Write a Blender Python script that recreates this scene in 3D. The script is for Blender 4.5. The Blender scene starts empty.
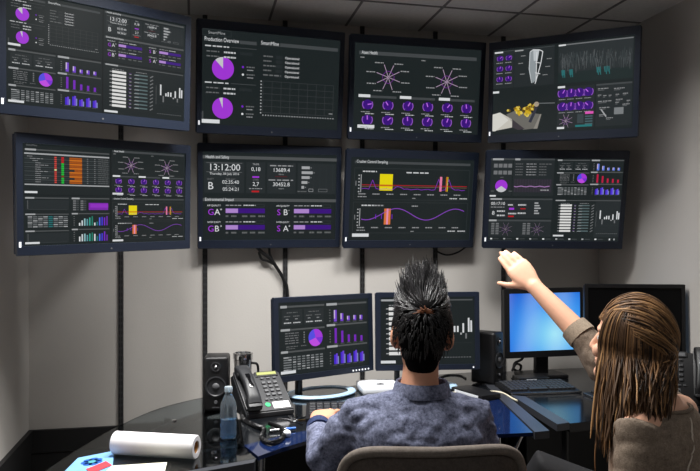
import bpy, bmesh, math, random
from mathutils import Vector, Matrix, noise
from mathutils.bvhtree import BVHTree
random.seed(7)
S = bpy.context.scene
C = S.collection
PI = math.pi
F = 700.0; EYE = 1.32; HOR = 250.0; DESK = .74
V = Vector

def at(px, py, Y):            # a point of the place from where it is seen and how far away it stands
    return V(((px-350)/F*Y, Y, EYE-(py-HOR)/F*Y))
def onz(px, py, z=DESK):
    return at(px, py, (EYE-z)*F/(py-HOR))

# ------------------------------------------------------------------ materials
def lin(c):
    c = c/255.0
    return c/12.92 if c <= .04045 else ((c+.055)/1.055)**2.4
def rgb(c): return (lin(c[0]), lin(c[1]), lin(c[2]), 1)
_m = {}
def mat(name, col, rough=.5, metal=0., emit=None, strength=1., alpha=1., trans=0., ior=1.45, noise_amt=0., noise_scale=40., bump=0., bump_scale=200., spec=.5, coat=0.):
    if name in _m: return _m[name]
    m = bpy.data.materials.new(name); m.use_nodes = True
    nt = m.node_tree; b = nt.nodes['Principled BSDF']
    b.inputs['Base Color'].default_value = rgb(col)
    b.inputs['Roughness'].default_value = rough
    b.inputs['Metallic'].default_value = metal
    b.inputs['IOR'].default_value = ior
    b.inputs['Specular IOR Level'].default_value = spec
    b.inputs['Transmission Weight'].default_value = trans
    b.inputs['Coat Weight'].default_value = coat
    b.inputs['Alpha'].default_value = alpha
    if emit is not None:
        b.inputs['Emission Color'].default_value = rgb(emit); b.inputs['Emission Strength'].default_value = strength
    if noise_amt or bump:
        tc = nt.nodes.new('ShaderNodeTexCoord')
    if noise_amt:
        n = nt.nodes.new('ShaderNodeTexNoise'); n.inputs['Scale'].default_value = noise_scale; n.inputs['Detail'].default_value = 4
        mx = nt.nodes.new('ShaderNodeMix'); mx.data_type = 'RGBA'
        nt.links.new(tc.outputs['Object'], n.inputs['Vector']); nt.links.new(n.outputs['Fac'], mx.inputs['Factor'])
        c = rgb(col)
        mx.inputs['A'].default_value = tuple(max(0, x*(1-noise_amt)) for x in c[:3])+(1,)
        mx.inputs['B'].default_value = tuple(min(1, x*(1+noise_amt)) for x in c[:3])+(1,)
        nt.links.new(mx.outputs['Result'], b.inputs['Base Color'])
    if bump:
        n2 = nt.nodes.new('ShaderNodeTexNoise'); n2.inputs['Scale'].default_value = bump_scale; n2.inputs['Detail'].default_value = 3
        bp = nt.nodes.new('ShaderNodeBump'); bp.inputs['Strength'].default_value = bump; bp.inputs['Distance'].default_value = .01
        nt.links.new(tc.outputs['Object'], n2.inputs['Vector']); nt.links.new(n2.outputs['Fac'], bp.inputs['Height'])
        nt.links.new(bp.outputs['Normal'], b.inputs['Normal'])
    _m[name] = m
    return m
def woven(name, colA, colB, scale, rough=.85, bump=.3, blotch=2.5):
    if name in _m: return _m[name]
    m = mat(name, colA, rough, spec=.2)
    nt = m.node_tree; b = nt.nodes['Principled BSDF']
    tc = nt.nodes.new('ShaderNodeTexCoord')
    n = nt.nodes.new('ShaderNodeTexNoise'); n.inputs['Scale'].default_value = scale; n.inputs['Detail'].default_value = 5; n.inputs['Roughness'].default_value = .7
    n3 = nt.nodes.new('ShaderNodeTexNoise'); n3.inputs['Scale'].default_value = scale/3.2; n3.inputs['Detail'].default_value = 3
    ad = nt.nodes.new('ShaderNodeMath'); ad.operation = 'ADD'
    mr = nt.nodes.new('ShaderNodeMapRange'); mr.inputs['From Min'].default_value = .48; mr.inputs['From Max'].default_value = 1.02
    mx = nt.nodes.new('ShaderNodeMix'); mx.data_type = 'RGBA'
    nt.links.new(tc.outputs['Object'], n.inputs['Vector']); nt.links.new(tc.outputs['Object'], n3.inputs['Vector'])
    ml = nt.nodes.new('ShaderNodeMath'); ml.operation = 'MULTIPLY'; ml.inputs[1].default_value = .5; nt.links.new(n3.outputs['Fac'], ml.inputs[0])
    nt.links.new(n.outputs['Fac'], ad.inputs[0]); nt.links.new(ml.outputs[0], ad.inputs[1])
    nt.links.new(ad.outputs[0], mr.inputs['Value']); nt.links.new(mr.outputs['Result'], mx.inputs['Factor'])
    mx.inputs['A'].default_value = rgb(colA); mx.inputs['B'].default_value = rgb(colB)
    nt.links.new(mx.outputs['Result'], b.inputs['Base Color'])
    bp = nt.nodes.new('ShaderNodeBump'); bp.inputs['Strength'].default_value = bump; bp.inputs['Distance'].default_value = .004
    nt.links.new(n.outputs['Fac'], bp.inputs['Height']); nt.links.new(bp.outputs['Normal'], b.inputs['Normal'])
    return m

M_wall = mat('wall_paint', (196, 192, 187), .8, noise_amt=.03, noise_scale=6, bump=.05, bump_scale=150)
M_ceil = mat('ceiling_tile', (226, 224, 222), .9, noise_amt=.1, noise_scale=60, bump=.2, bump_scale=120)
M_grid = mat('ceiling_grid', (120, 118, 118), .6)
M_floor = mat('carpet', (126, 124, 122), .95, noise_amt=.3, noise_scale=150, bump=.4, bump_scale=400)
M_dado = mat('black_wainscot', (24, 24, 25), .55, noise_amt=.15, noise_scale=30)
M_rail = mat('rail_metal', (58, 58, 60), .5, .3)
M_slot = mat('slot_dark', (8, 8, 9), .8)
M_bezel = mat('bezel_plastic', (26, 33, 47), .36)
M_bezel_in = mat('bezel_lip', (52, 60, 74), .35)
M_black = mat('black_plastic', (17, 17, 19), .42)
M_blackg = mat('black_gloss', (12, 12, 14), .12)
M_dark = mat('dark_grey_plastic', (40, 41, 44), .45, noise_amt=.08, noise_scale=80)
M_grey = mat('grey_plastic', (88, 89, 92), .45)
M_white = mat('white_plastic', (226, 230, 236), .35)
M_led = mat('led_white', (230, 232, 235), .4, emit=(210, 214, 220), strength=.6)
M_steel = mat('brushed_steel', (190, 190, 192), .25, 1.)
M_chrome = mat('chrome', (215, 217, 220), .1, 1.)
M_brass = mat('brass', (205, 165, 95), .25, 1.)
M_ring = mat('stand_blue_reflection', (168, 200, 228), .35)  # the ring's pale blue is reflected light put into its base colour
M_desk = mat('desk_black', (17, 19, 22), .12, noise_amt=.1, noise_scale=20)
M_trim = mat('desk_trim', (64, 66, 72), .35, .3)
M_reflglass = mat('glass_blue_reflection', (15, 29, 64), .06)  # blue reflection on the desk's front glass, painted in as its base colour
M_glass = mat('smoked_glass', (128, 142, 148), .02, trans=1., ior=1.3)
M_bottle = mat('bottle_plastic', (214, 230, 242), .08, trans=.92, ior=1.25)
M_water = mat('water_blue', (120, 175, 220), .05, trans=.8, ior=1.33)
M_paper = mat('paper_white', (232, 230, 232), .8)
M_core = mat('card_core', (170, 120, 62), .8)
M_cream = mat('paper_cream', (226, 224, 205), .8)
M_skin = mat('skin', (205, 150, 122), .5, noise_amt=.07, noise_scale=60, spec=.35)
M_skinw = mat('skin_fair', (222, 170, 142), .5, noise_amt=.06, noise_scale=60, spec=.35)
M_eye = mat('eye_white', (225, 222, 218), .2)
M_iris = mat('iris', (55, 40, 30), .2)
M_denim = woven('denim_shirt', (34, 38, 56), (134, 139, 164), 130, bump=.35, blotch=2.)
M_navy = woven('navy_cuff', (20, 26, 48), (58, 70, 108), 160)
M_knit = woven('taupe_knit', (92, 80, 70), (150, 134, 118), 260, bump=.5)
M_rib = woven('ribbed_cuff', (128, 114, 98), (172, 156, 138), 300)
M_seam = mat('pale_seam', (190, 178, 164), .8)
M_dseam = mat('dark_seam', (34, 37, 54), .8)
M_trouser = mat('black_trousers', (18, 18, 22), .8)
M_cushion = woven('taupe_upholstery', (58, 52, 48), (86, 78, 72), 180, bump=.3)
M_piping = woven('pale_upholstery', (92, 85, 79), (120, 111, 104), 180, bump=.2)
M_hairm = mat('hair_black', (20, 19, 21), .4, spec=.6)
M_hairm2 = mat('hair_charcoal', (46, 44, 47), .35, spec=.7)
M_hairo = mat('hair_copper', (128, 76, 44), .5)
M_scalp = mat('hair_cap', (13, 12, 13), .9, spec=.05)
M_hw = [mat('hair_dark_brown', (42, 31, 23), .5, spec=.22), mat('hair_brown', (80, 58, 40), .5, spec=.22),
        mat('hair_light_brown', (122, 90, 60), .5, spec=.22), mat('hair_blonde', (160, 122, 82), .5, spec=.22)]

# ------------------------------------------------------------------ object helpers
def tag(o, label=None, cat=None, group=None, kind=None):
    if label: o['label'] = label
    if cat: o['category'] = cat
    if group: o['group'] = group
    if kind: o['kind'] = kind
    return o
def thing(name, label, cat, loc=(0, 0, 0), rotz=0, group=None, matrix=None):
    o = bpy.data.objects.new(name, None); C.objects.link(o); o.empty_display_size = .05
    if matrix is not None: o.matrix_world = matrix
    else:
        o.location = loc; o.rotation_euler = (0, 0, rotz)
    return tag(o, label, cat, group)
def obj(name, src, mats, parent=None, smooth=False, label=None):
    if isinstance(src, bmesh.types.BMesh):
        me = bpy.data.meshes.new(name); bmesh.ops.recalc_face_normals(src, faces=src.faces[:]) if src.faces else None
        src.to_mesh(me); src.free()
    else: me = src
    for m in (mats if isinstance(mats, (list, tuple)) else [mats]): me.materials.append(m)
    if smooth:
        me.polygons.foreach_set('use_smooth', [True]*len(me.polygons))
        if smooth != 'all': me.set_sharp_from_angle(angle=math.radians(40))
    o = bpy.data.objects.new(name, me); C.objects.link(o)
    if parent is not None: o.parent = parent
    if label: o['label'] = label
    return o
def wm(o):                                   # world matrix of a (parented) object without an update
    m = o.matrix_basis.copy() if not o.parent else wm(o.parent) @ o.matrix_basis
    return m
def copy_tree(o, parent=None):
    c = o.copy(); C.objects.link(c)
    if parent is not None: c.parent = parent
    for ch in [x for x in bpy.data.objects if x.parent == o]: copy_tree(ch, c)
    return c
def BM(): return bmesh.new()
def box(bm, c, s, bev=0, rot=None, mi=0, seg=2):
    M = Matrix.Translation(V(c)) @ (rot.to_4x4() if rot is not None else Matrix()) @ Matrix.Diagonal((s[0], s[1], s[2], 1))
    r = bmesh.ops.create_cube(bm, size=1, matrix=M)
    vs = r['verts']; fs = {f for v in vs for f in v.link_faces}
    for f in fs: f.material_index = mi
    if bev:
        es = list({e for v in vs for e in v.link_edges})
        bmesh.ops.bevel(bm, geom=es, offset=bev, segments=seg, affect='EDGES', profile=.6)
    return bm
def cyl(bm, p0, p1, r0, r1=None, n=20, mi=0, cap=True):
    r1 = r0 if r1 is None else r1
    p0 = V(p0); p1 = V(p1); d = (p1-p0)
    rot = d.to_track_quat('Z', 'Y').to_matrix()
    ring = []
    for p, r in ((p0, r0), (p1, r1)):
        ring.append([bm.verts.new(p+rot@V((r*math.cos(2*PI*i/n), r*math.sin(2*PI*i/n), 0))) for i in range(n)])
    for i in range(n):
        bm.faces.new((ring[0][i], ring[0][(i+1) % n], ring[1][(i+1) % n], ring[1][i])).material_index = mi
    if cap:
        bm.faces.new(ring[0][::-1]).material_index = mi; bm.faces.new(ring[1]).material_index = mi
    return bm
def lathe(bm, prof, c=(0, 0, 0), n=28, mi=0, rot=None, closed=False):
    c = V(c); R = rot if rot is not None else Matrix.Identity(3)
    rings = []
    for r, z in prof:
        rings.append([bm.verts.new(c+R@V((r*math.cos(2*PI*i/n), r*math.sin(2*PI*i/n), z))) for i in range(n)])
    prs = list(zip(rings, rings[1:])) + ([(rings[-1], rings[0])] if closed else [])
    for a, b in prs:
        for i in range(n): bm.faces.new((a[i], a[(i+1) % n], b[(i+1) % n], b[i])).material_index = mi
    if not closed:
        for rr, rev in ((rings[0], True), (rings[-1], False)):
            if True: bm.faces.new(rr[::-1] if rev else rr).material_index = mi
    return bm
def tube(bm, pts, r, n=8, mi=0, r_end=None, cap=True):
    pts = [V(p) for p in pts]; rings = []; up = None
    N = len(pts)
    for i, p in enumerate(pts):
        t = (pts[min(i+1, N-1)]-pts[max(i-1, 0)])
        if t.length < 1e-9: t = V((0, 0, 1))
        t.normalize()
        if up is None:
            up = t.orthogonal().normalized()
        up = (up - t*up.dot(t)); up = up.normalized() if up.length > 1e-6 else t.orthogonal().normalized()
        s = t.cross(up)
        rr = r[i] if isinstance(r, (list, tuple)) else (r if r_end is None else r+(r_end-r)*i/(N-1))
        rings.append([bm.verts.new(p+up*rr*math.cos(2*PI*k/n)+s*rr*math.sin(2*PI*k/n)) for k in range(n)])
    for a, b in zip(rings, rings[1:]):
        for k in range(n): bm.faces.new((a[k], a[(k+1) % n], b[(k+1) % n], b[k])).material_index = mi
    if cap and n > 2:
        bm.faces.new(rings[0][::-1]).material_index = mi; bm.faces.new(rings[-1]).material_index = mi
    return bm
def spline(pts, k=8):
    pts = [V(p) for p in pts]; out = []
    P = [pts[0]*2-pts[1]]+pts+[pts[-1]*2-pts[-2]]
    for i in range(1, len(P)-2):
        for j in range(k):
            t = j/k
            a, b, c, d = P[i-1], P[i], P[i+1], P[i+2]
            out.append(.5*((2*b)+(c-a)*t+(2*a-5*b+4*c-d)*t*t+(3*b-a-3*c+d)*t**3))
    out.append(pts[-1]); return out
def prism(bm, poly, z0, z1, mi=0):
    lo = [bm.verts.new((p[0], p[1], z0)) for p in poly]; hi = [bm.verts.new((p[0], p[1], z1)) for p in poly]
    n = len(poly)
    bm.faces.new(hi).material_index = mi; bm.faces.new(lo[::-1]).material_index = mi
    for i in range(n): bm.faces.new((lo[i], lo[(i+1) % n], hi[(i+1) % n], hi[i])).material_index = mi
    return bm
def sphere(bm, c, r, s=(1, 1, 1), rot=None, mi=0, u=16, v=10):
    M = Matrix.Translation(V(c)) @ (rot.to_4x4() if rot is not None else Matrix()) @ Matrix.Diagonal((s[0], s[1], s[2], 1))
    rr = bmesh.ops.create_uvsphere(bm, u_segments=u, v_segments=v, radius=r, matrix=M)
    for f in {f for w in rr['verts'] for f in w.link_faces}: f.material_index = mi
    return bm
def loft(bm, rings, n=24, mi=0, ex=2.):
    """rings: (centre, x semi-axis vector, y semi-axis vector); closed at both ends"""
    R = []
    def sp(v): return math.copysign(abs(v)**(2/ex), v)
    for c, ax, ay in rings:
        R.append([bm.verts.new(V(c)+V(ax)*sp(math.cos(2*PI*k/n))+V(ay)*sp(math.sin(2*PI*k/n))) for k in range(n)])
    for a, b in zip(R, R[1:]):
        for k in range(n): bm.faces.new((a[k], a[(k+1) % n], b[(k+1) % n], b[k])).material_index = mi
    for rr, c in ((R[0], rings[0][0]), (R[-1], rings[-1][0])):
        cv = bm.verts.new(V(c))
        for k in range(n): bm.faces.new((rr[k], rr[(k+1) % n], cv)).material_index = mi
    return bm
def limb(bm, pts, n=16, flat=1.):
    """a tapering limb with rounded ends through (point, radius) pairs"""
    P = [V(p) for p, r in pts]; Rr = [r for p, r in pts]
    d0 = (P[0]-P[1]).normalized(); d1 = (P[-1]-P[-2]).normalized()
    pp = [P[0]+d0*Rr[0]*.95, P[0]+d0*Rr[0]*.6]+P+[P[-1]+d1*Rr[-1]*.6, P[-1]+d1*Rr[-1]*.95]
    rr = [Rr[0]*.3, Rr[0]*.8]+Rr+[Rr[-1]*.8, Rr[-1]*.3]
    tube(bm, pp, rr, n=n); return bm
def remesh(bm, voxel, smooth=6, fac=.5, decimate=None):
    me = bpy.data.meshes.new('work'); bmesh.ops.recalc_face_normals(bm, faces=bm.faces[:]); bm.to_mesh(me); bm.free()
    o = bpy.data.objects.new('work', me); C.objects.link(o)
    md = o.modifiers.new('r', 'REMESH'); md.mode = 'VOXEL'; md.voxel_size = voxel
    if smooth:
        sm = o.modifiers.new('s', 'SMOOTH'); sm.iterations = smooth; sm.factor = fac
    if decimate:
        dc = o.modifiers.new('d', 'DECIMATE'); dc.ratio = decimate
    dg = bpy.context.evaluated_depsgraph_get(); dg.update()
    out = bpy.data.meshes.new_from_object(o.evaluated_get(dg))
    bpy.data.objects.remove(o); bpy.data.meshes.remove(me)
    return out

# ------------------------------------------------------------------ the room
TH = math.radians(12.6)
dR = V((math.cos(TH), math.sin(TH), 0)); nR = V((math.sin(TH), -math.cos(TH), 0))
CL = V((-1.34, 2.92, 0)); CR = V((1.245, 2.92+2.585*math.tan(TH), 0))
WID = (CR-CL).dot(dR); LEN = 4.9; HC = EYE+1.032
def room(s, r, z=0): return CL+dR*s+nR*r+V((0, 0, z))
def slab(name, s0, s1, r0, r1, z0, z1, m, **k):
    bm = BM(); prism(bm, [room(s0, r0), room(s1, r0), room(s1, r1), room(s0, r1)], z0, z1)
    return tag(obj(name, bm, m, **k), kind='structure')
T = .1
slab('floor', -T, WID+T, -T, LEN+T, -T, 0, M_floor)
slab('ceiling', -T, WID+T, -T, LEN+T, HC, HC+T, M_ceil)
slab('wall_back', -T, WID+T, -T, 0, 0, HC, M_wall)
slab('wall_left', -T, 0, 0, LEN, 0, HC, M_wall)
slab('wall_right', WID, WID+T, 0, LEN, 0, HC, M_wall)
slab('wall_front', -T, WID+T, LEN, LEN+T, 0, HC, M_wall)
bm = BM()
s = .30
while s < WID:
    prism(bm, [room(s-.005, 0), room(s+.005, 0), room(s+.005, LEN), room(s-.005, LEN)], HC-.004, HC); s += .351
r = .33
while r < LEN:
    prism(bm, [room(0, r-.005), room(WID, r-.005), room(WID, r+.005), room(0, r+.005)], HC-.0035, HC); r += .351
tag(obj('trim_1', bm, M_grid), kind='structure', label='dark metal grid between the square ceiling tiles')
bm = BM()
prism(bm, [room(0, 0), room(WID, 0), room(WID, .012), room(0, .012)], 0, .47)
prism(bm, [room(0, 0), room(WID, 0), room(WID, .018), room(0, .018)], .476, .569)
tag(obj('baseboard_back', bm, M_dado), kind='structure')
bm = BM()
prism(bm, [room(0, .018), room(.012, .018), room(.012, LEN), room(0, LEN)], 0, .47)
prism(bm, [room(0, .018), room(.018, .018), room(.018, LEN), room(0, LEN)], .476, .569)
tag(obj('baseboard_left', bm, M_dado), kind='structure')

# slotted rails screwed to the back wall
def wall_s(px):
    u = (px-350)/F
    a = CL.x-u*CL.y; b = dR.x-u*dR.y
    return -a/b
for px, lab in ((121, 'dark slotted wall rail left of the loudspeaker, furthest left of the six'), (205, 'dark slotted wall rail directly behind the left loudspeaker'),
            (285, 'dark slotted wall rail with black cables hanging along it'), (362, 'dark slotted wall rail behind the two desk monitors in the middle'),
            (435, "dark slotted wall rail above and to the right of the man's head"), (503, 'dark slotted wall rail beside the pointing hand, furthest right')):
    s = wall_s(px)
    t = thing('wall_rail', lab, 'rail', room(s, 0, .569), TH, group='slotted rails on the back wall')
    h = HC-.569
    bm = BM(); box(bm, (0, -.005, h/2), (.021, .009, h-.002), .0015)
    obj('channel', bm, M_rail, t)
    bm = BM()
    z = .02
    while z < h-.03:
        for dx in (-.0045, .0045): box(bm, (dx, -.0098, z), (.0038, .0008, .017))
        z += .027
    o = obj('slots', bm, M_slot, t)

# ------------------------------------------------------------------ screen pictures
WHITE = (226, 228, 230); LGREY = (170, 172, 174); GREY = (118, 120, 122); DGREY = (70, 74, 76); PANEL = (40, 46, 48); BG = (31, 38, 39); LINE = (58, 64, 66)
PURP = (168, 58, 222); DPUR = (62, 18, 128); LILAC = (182, 140, 214); VIO = (120, 40, 200); YEL = (240, 222, 10); RED = (196, 30, 36); GRN = (30, 190, 60)
ORG = (208, 112, 24); TEAL = (36, 120, 122); PINK = (232, 90, 190); BLU = (90, 110, 235)
_scr = {}
def smat(col):
    if col not in _scr:
        k = len(_scr)
        _scr[col] = mat('screen_light_%d' % k, (3, 3, 4), .32, emit=col, strength=.85, spec=.35)
    return _scr[col]
_font = {}
def glyphs(s):
    if s not in _font:
        cu = bpy.data.curves.new('txt', 'FONT'); cu.body = s; cu.size = 1.; cu.resolution_u = 3
        o = bpy.data.objects.new('txt', cu)
        me = bpy.data.meshes.new_from_object(o)
        vs = [(v.co.x, v.co.y) for v in me.vertices]; fs = [tuple(p.vertices) for p in me.polygons]
        w = max([v[0] for v in vs]+[.1])
        _font[s] = (vs, fs, w)
        bpy.data.objects.remove(o); bpy.data.curves.remove(cu); bpy.data.meshes.remove(me)
    return _font[s]
class Screen:
    """a picture on a w x h display, in fractions from its top left corner"""
    def __init__(self, w, h):
        self.w, self.h = w, h; self.v = []; self.f = []; self.mi = []; self.cols = []
    def ci(self, col):
        if col not in self.cols: self.cols.append(col)
        return self.cols.index(col)
    def face(self, pts, col, L):
        n = len(self.v); y = -L*.00022
        for u, v in pts: self.v.append(((u-.5)*self.w, y, (.5-v)*self.h))
        self.f.append(tuple(range(n, n+len(pts)))[::-1]); self.mi.append(self.ci(col))
    def mesh(self):
        me = bpy.data.meshes.new('screen'); me.from_pydata(self.v, [], self.f); me.update()
        return me, [smat(c) for c in self.cols], self.mi
class Sub:
    def __init__(self, s, u0=0, v0=0, u1=1, v1=1):
        self.s, self.u0, self.v0, self.du, self.dv = s, u0, v0, u1-u0, v1-v0
        self.asp = (s.h*self.dv)/(s.w*self.du)             # turns a height fraction into a width fraction
    def sub(self, u0, v0, u1, v1):
        return Sub(self.s, self.u0+u0*self.du, self.v0+v0*self.dv, self.u0+u1*self.du, self.v0+v1*self.dv)
    def m(self, u, v): return (self.u0+u*self.du, self.v0+v*self.dv)
    def poly(self, pts, col, L=2): self.s.face([self.m(*p) for p in pts], col, L)
    def rect(self, u0, v0, u1, v1, col, L=1): self.poly([(u0, v0), (u1, v0), (u1, v1), (u0, v1)], col, L)
    def frame(self, u0, v0, u1, v1, col=LINE, t=.004, L=2):
        a = t*self.asp
        self.rect(u0, v0, u1, v0+t, col, L); self.rect(u0, v1-t, u1, v1, col, L); self.rect(u0, v0, u0+a, v1, col, L); self.rect(u1-a, v0, u1, v1, col, L)
    def pie(self, cu, cv, r, a0, a1, col, L=2, r0=0):
        n = max(3, int(abs(a1-a0)/12)); out = []; inn = []
        for i in range(n+1):
            a = math.radians(a0+(a1-a0)*i/n)
            out.append((cu+r*self.asp*math.cos(a), cv-r*math.sin(a))); inn.append((cu+r0*self.asp*math.cos(a), cv-r0*math.sin(a)))
        for i in range(n):
            if r0: self.poly([out[i], out[i+1], inn[i+1], inn[i]], col, L)
            else: self.poly([out[i], out[i+1], (cu, cv)], col, L)
    def line(self, pts, w, col, L=3):
        for (a, b), (c, d) in zip(pts, pts[1:]):
            dx, dy = (c-a)/self.asp, d-b; l = math.hypot(dx, dy) or 1; ox, oy = -dy/l*w/2*self.asp, dx/l*w/2
            self.poly([(a+ox, b+oy), (c+ox, d+oy), (c-ox, d-oy), (a-ox, b-oy)], col, L)
    def text(self, s, u, v, h, col=WHITE, L=4, align='l', maxw=None):
        vs, fs, w = glyphs(s); k = h/.72; kx = k*self.asp
        if maxw and w*kx > maxw: kx = maxw/w
        off = 0 if align == 'l' else (-w*kx/2 if align == 'c' else -w*kx)
        n = len(self.s.v); y = -L*.00022
        for x, yy in vs:
            a, b = self.m(u+off+x*kx, v-yy*k); self.s.v.append(((a-.5)*self.s.w, y, (.5-b)*self.s.h))
        c = self.s.ci(col)
        for f in fs: self.s.f.append(tuple(n+i for i in f)); self.s.mi.append(c)
    def dash(self, u, v, w, h, col=GREY, L=3):       # writing too small to read: a broken bar of word lengths
        x = u; v += h*.15; h *= .66; col = tuple(int(c*.9) for c in col); rnd = random.Random(int((u*977+v*613)*1000))
        while x < u+w-1e-4:
            l = min(w*(.13+.24*rnd.random()), u+w-x); self.rect(x, v, x+l*.8, v+h, col, L); x += l
    def head(self, title, v=.0, h=.055, u0=0., u1=1., col=(84, 87, 88)):
        self.rect(u0, v, u1, v+h, col, 2); self.text(title, u0+.015*(u1-u0), v+h*.82, h*.72, WHITE, 4, maxw=(u1-u0)*.6)
    def headd(self, w, v=.0, h=.045, u0=0., u1=1., col=(84, 87, 88)):
        self.rect(u0, v+h*.2, u1, v+h*.8, col, 2); self.rect(u0+.01*(u1-u0), v+h*.1, u0+.01*(u1-u0)+w*(u1-u0), v+h*.9, LGREY, 3)
    def tagbar(self, w=.12): self.rect(0, .945, w, .985, WHITE, 3)

def production(q, big=True):
    q.text('SmartMine', .04, .05, .03, LGREY); q.frame(.0, .005, .2, .07, LINE)
    q.text('Production Overview', .015, .125, .045, WHITE, maxw=.24); q.rect(.26, .095, .38, .13, DGREY)
    q.text('SmartMine', .41, .115, .04, WHITE, maxw=.13); q.rect(.55, .085, .985, .118, DGREY); q.rect(.41, .118, .985, .123, DGREY)
    for v in (.165, .545):
        q.dash(.02, v, .17, .02, WHITE); q.rect(.2, v+.005, .38, v+.012, DGREY)
        for k, l in enumerate(('Product', 'Name')):
            q.dash(.03, v+.055+k*.05, .09, .02, GREY); q.dash(.15, v+.053+k*.05, .085, .026, WHITE)
        q.rect(.26, v+.05, .35, v+.08, PANEL)
    for cv, w, r in ((.40, 45, .118), (.82, 20, .112)):
        q.pie(.145, cv, r, 0, 360, PURP); q.pie(.145, cv, r*1.005, 90, 90+w, (206, 206, 210), 3)
        for k, c in ((-.03, VIO), (.05, WHITE)):
            q.pie(.285, cv+k, .012, 0, 360, c, 3); q.dash(.31, cv+k-.012, .06, .02, GREY); q.dash(.315, cv+k+.022, .045, .016, LGREY)
    q.tagbar(.125); q.rect(0, .86, .012, .945, DGREY)
    for k in range(5):
        v = .225+k*.05
        q.dash(.43, v, (.07, .06, .09, .06, .13)[k], .022, GREY); q.rect(.52, v-.005, .57, v+.03, PANEL); q.rect(.585, v, .70, v+.027, (60, 62, 64), 2); q.text('Operational', .588, v+.024, .024, WHITE, maxw=.108)
    u0, u1, v0, v1 = .43, .96, .50, .84
    for k in range(9): q.rect(u0+(u1-u0)*k/8, v0, u0+(u1-u0)*k/8+.0022, v1, (66, 70, 72))
    for k in range(6): q.rect(u0, v0+(v1-v0)*k/5, u1, v0+(v1-v0)*k/5+.0035, (66, 70, 72))
    for k in range(11): q.rect(u0-.018, v0+(v1-v0)*k/10, u0-.008, v0+(v1-v0)*k/10+.013, LGREY, 3)
    for k in range(28): q.rect(u0+(u1-u0)*k/27, v1+.025, u0+(u1-u0)*k/27+.008, v1+.037, LGREY, 3)
    q.dash(.93, .81, .03, .016, LGREY)
def star(q, cu, cv, r, lab=True, small=.019):
    for k in range(8):
        a = math.radians(22.5*(2*k+1)+(4 if k in (0, 3, 4, 7) else -2)); c, s = math.cos(a), math.sin(a)
        q.line([(cu+.03*r*q.asp*c, cv-.03*r*s), (cu+r*q.asp*c, cv-r*s)], .0085, (176, 152, 178))
        b = math.radians(22.5*(2*k+3)+(-8 if k % 2 else 8))
        q.line([(cu+.48*r*q.asp*c, cv-.48*r*s), (cu+.48*r*q.asp*math.cos(b), cv-.48*r*math.sin(b))], .007, (118, 40, 150))
        if lab:
            w = .075; uu = cu+1.1*r*q.asp*c+(0 if c > 0 else -w); q.dash(uu, cv-1.14*r*s-.008, w, small, LGREY)
def dial(q, cu, cv, r, a=60):
    q.pie(cu, cv, r, 0, 360, DPUR); q.pie(cu, cv, r*1.18, -50, 35, (150, 90, 200), 2, r*.98); q.pie(cu, cv, r*1.18, 145, 230, (150, 90, 200), 2, r*.98)
    t = math.radians(a); q.line([(cu, cv), (cu+.85*r*q.asp*math.cos(t), cv-.85*r*math.sin(t))], r*.22, (196, 110, 240))
def health(q, title=True):
    q.rect(.0, .03, 1., .075, DGREY, 1); q.text('Asset Health', .02, .066, .04, WHITE, maxw=.13)
    q.dash(.01, .1, .035, .018, LGREY); q.dash(.52, .1, .035, .018, LGREY)
    star(q, .245, .34, .165); star(q, .745, .36, .165)
    for k, (u0, u1) in enumerate(((0, .32), (.345, .65), (.68, 1.))):
        q.rect(u0, .575, u1, .605, DGREY); q.rect(u0+.003, .565, u0+.10, .6, WHITE, 3)
    A = (12, 125, 60, 110, 50, 100, 92, 40, 95, 60, 70, 80)
    for j in range(2):
        for i in range(6):
            cu, cv = .08+i*.17, .69+j*.19
            dial(q, cu, cv, .062, A[j*6+i]); q.dash(cu-.055, cv+.085, .075, .015, LGREY); q.dash(cu-.02, cv+.107, .075, .015, WHITE)
    q.tagbar(.14)
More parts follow.
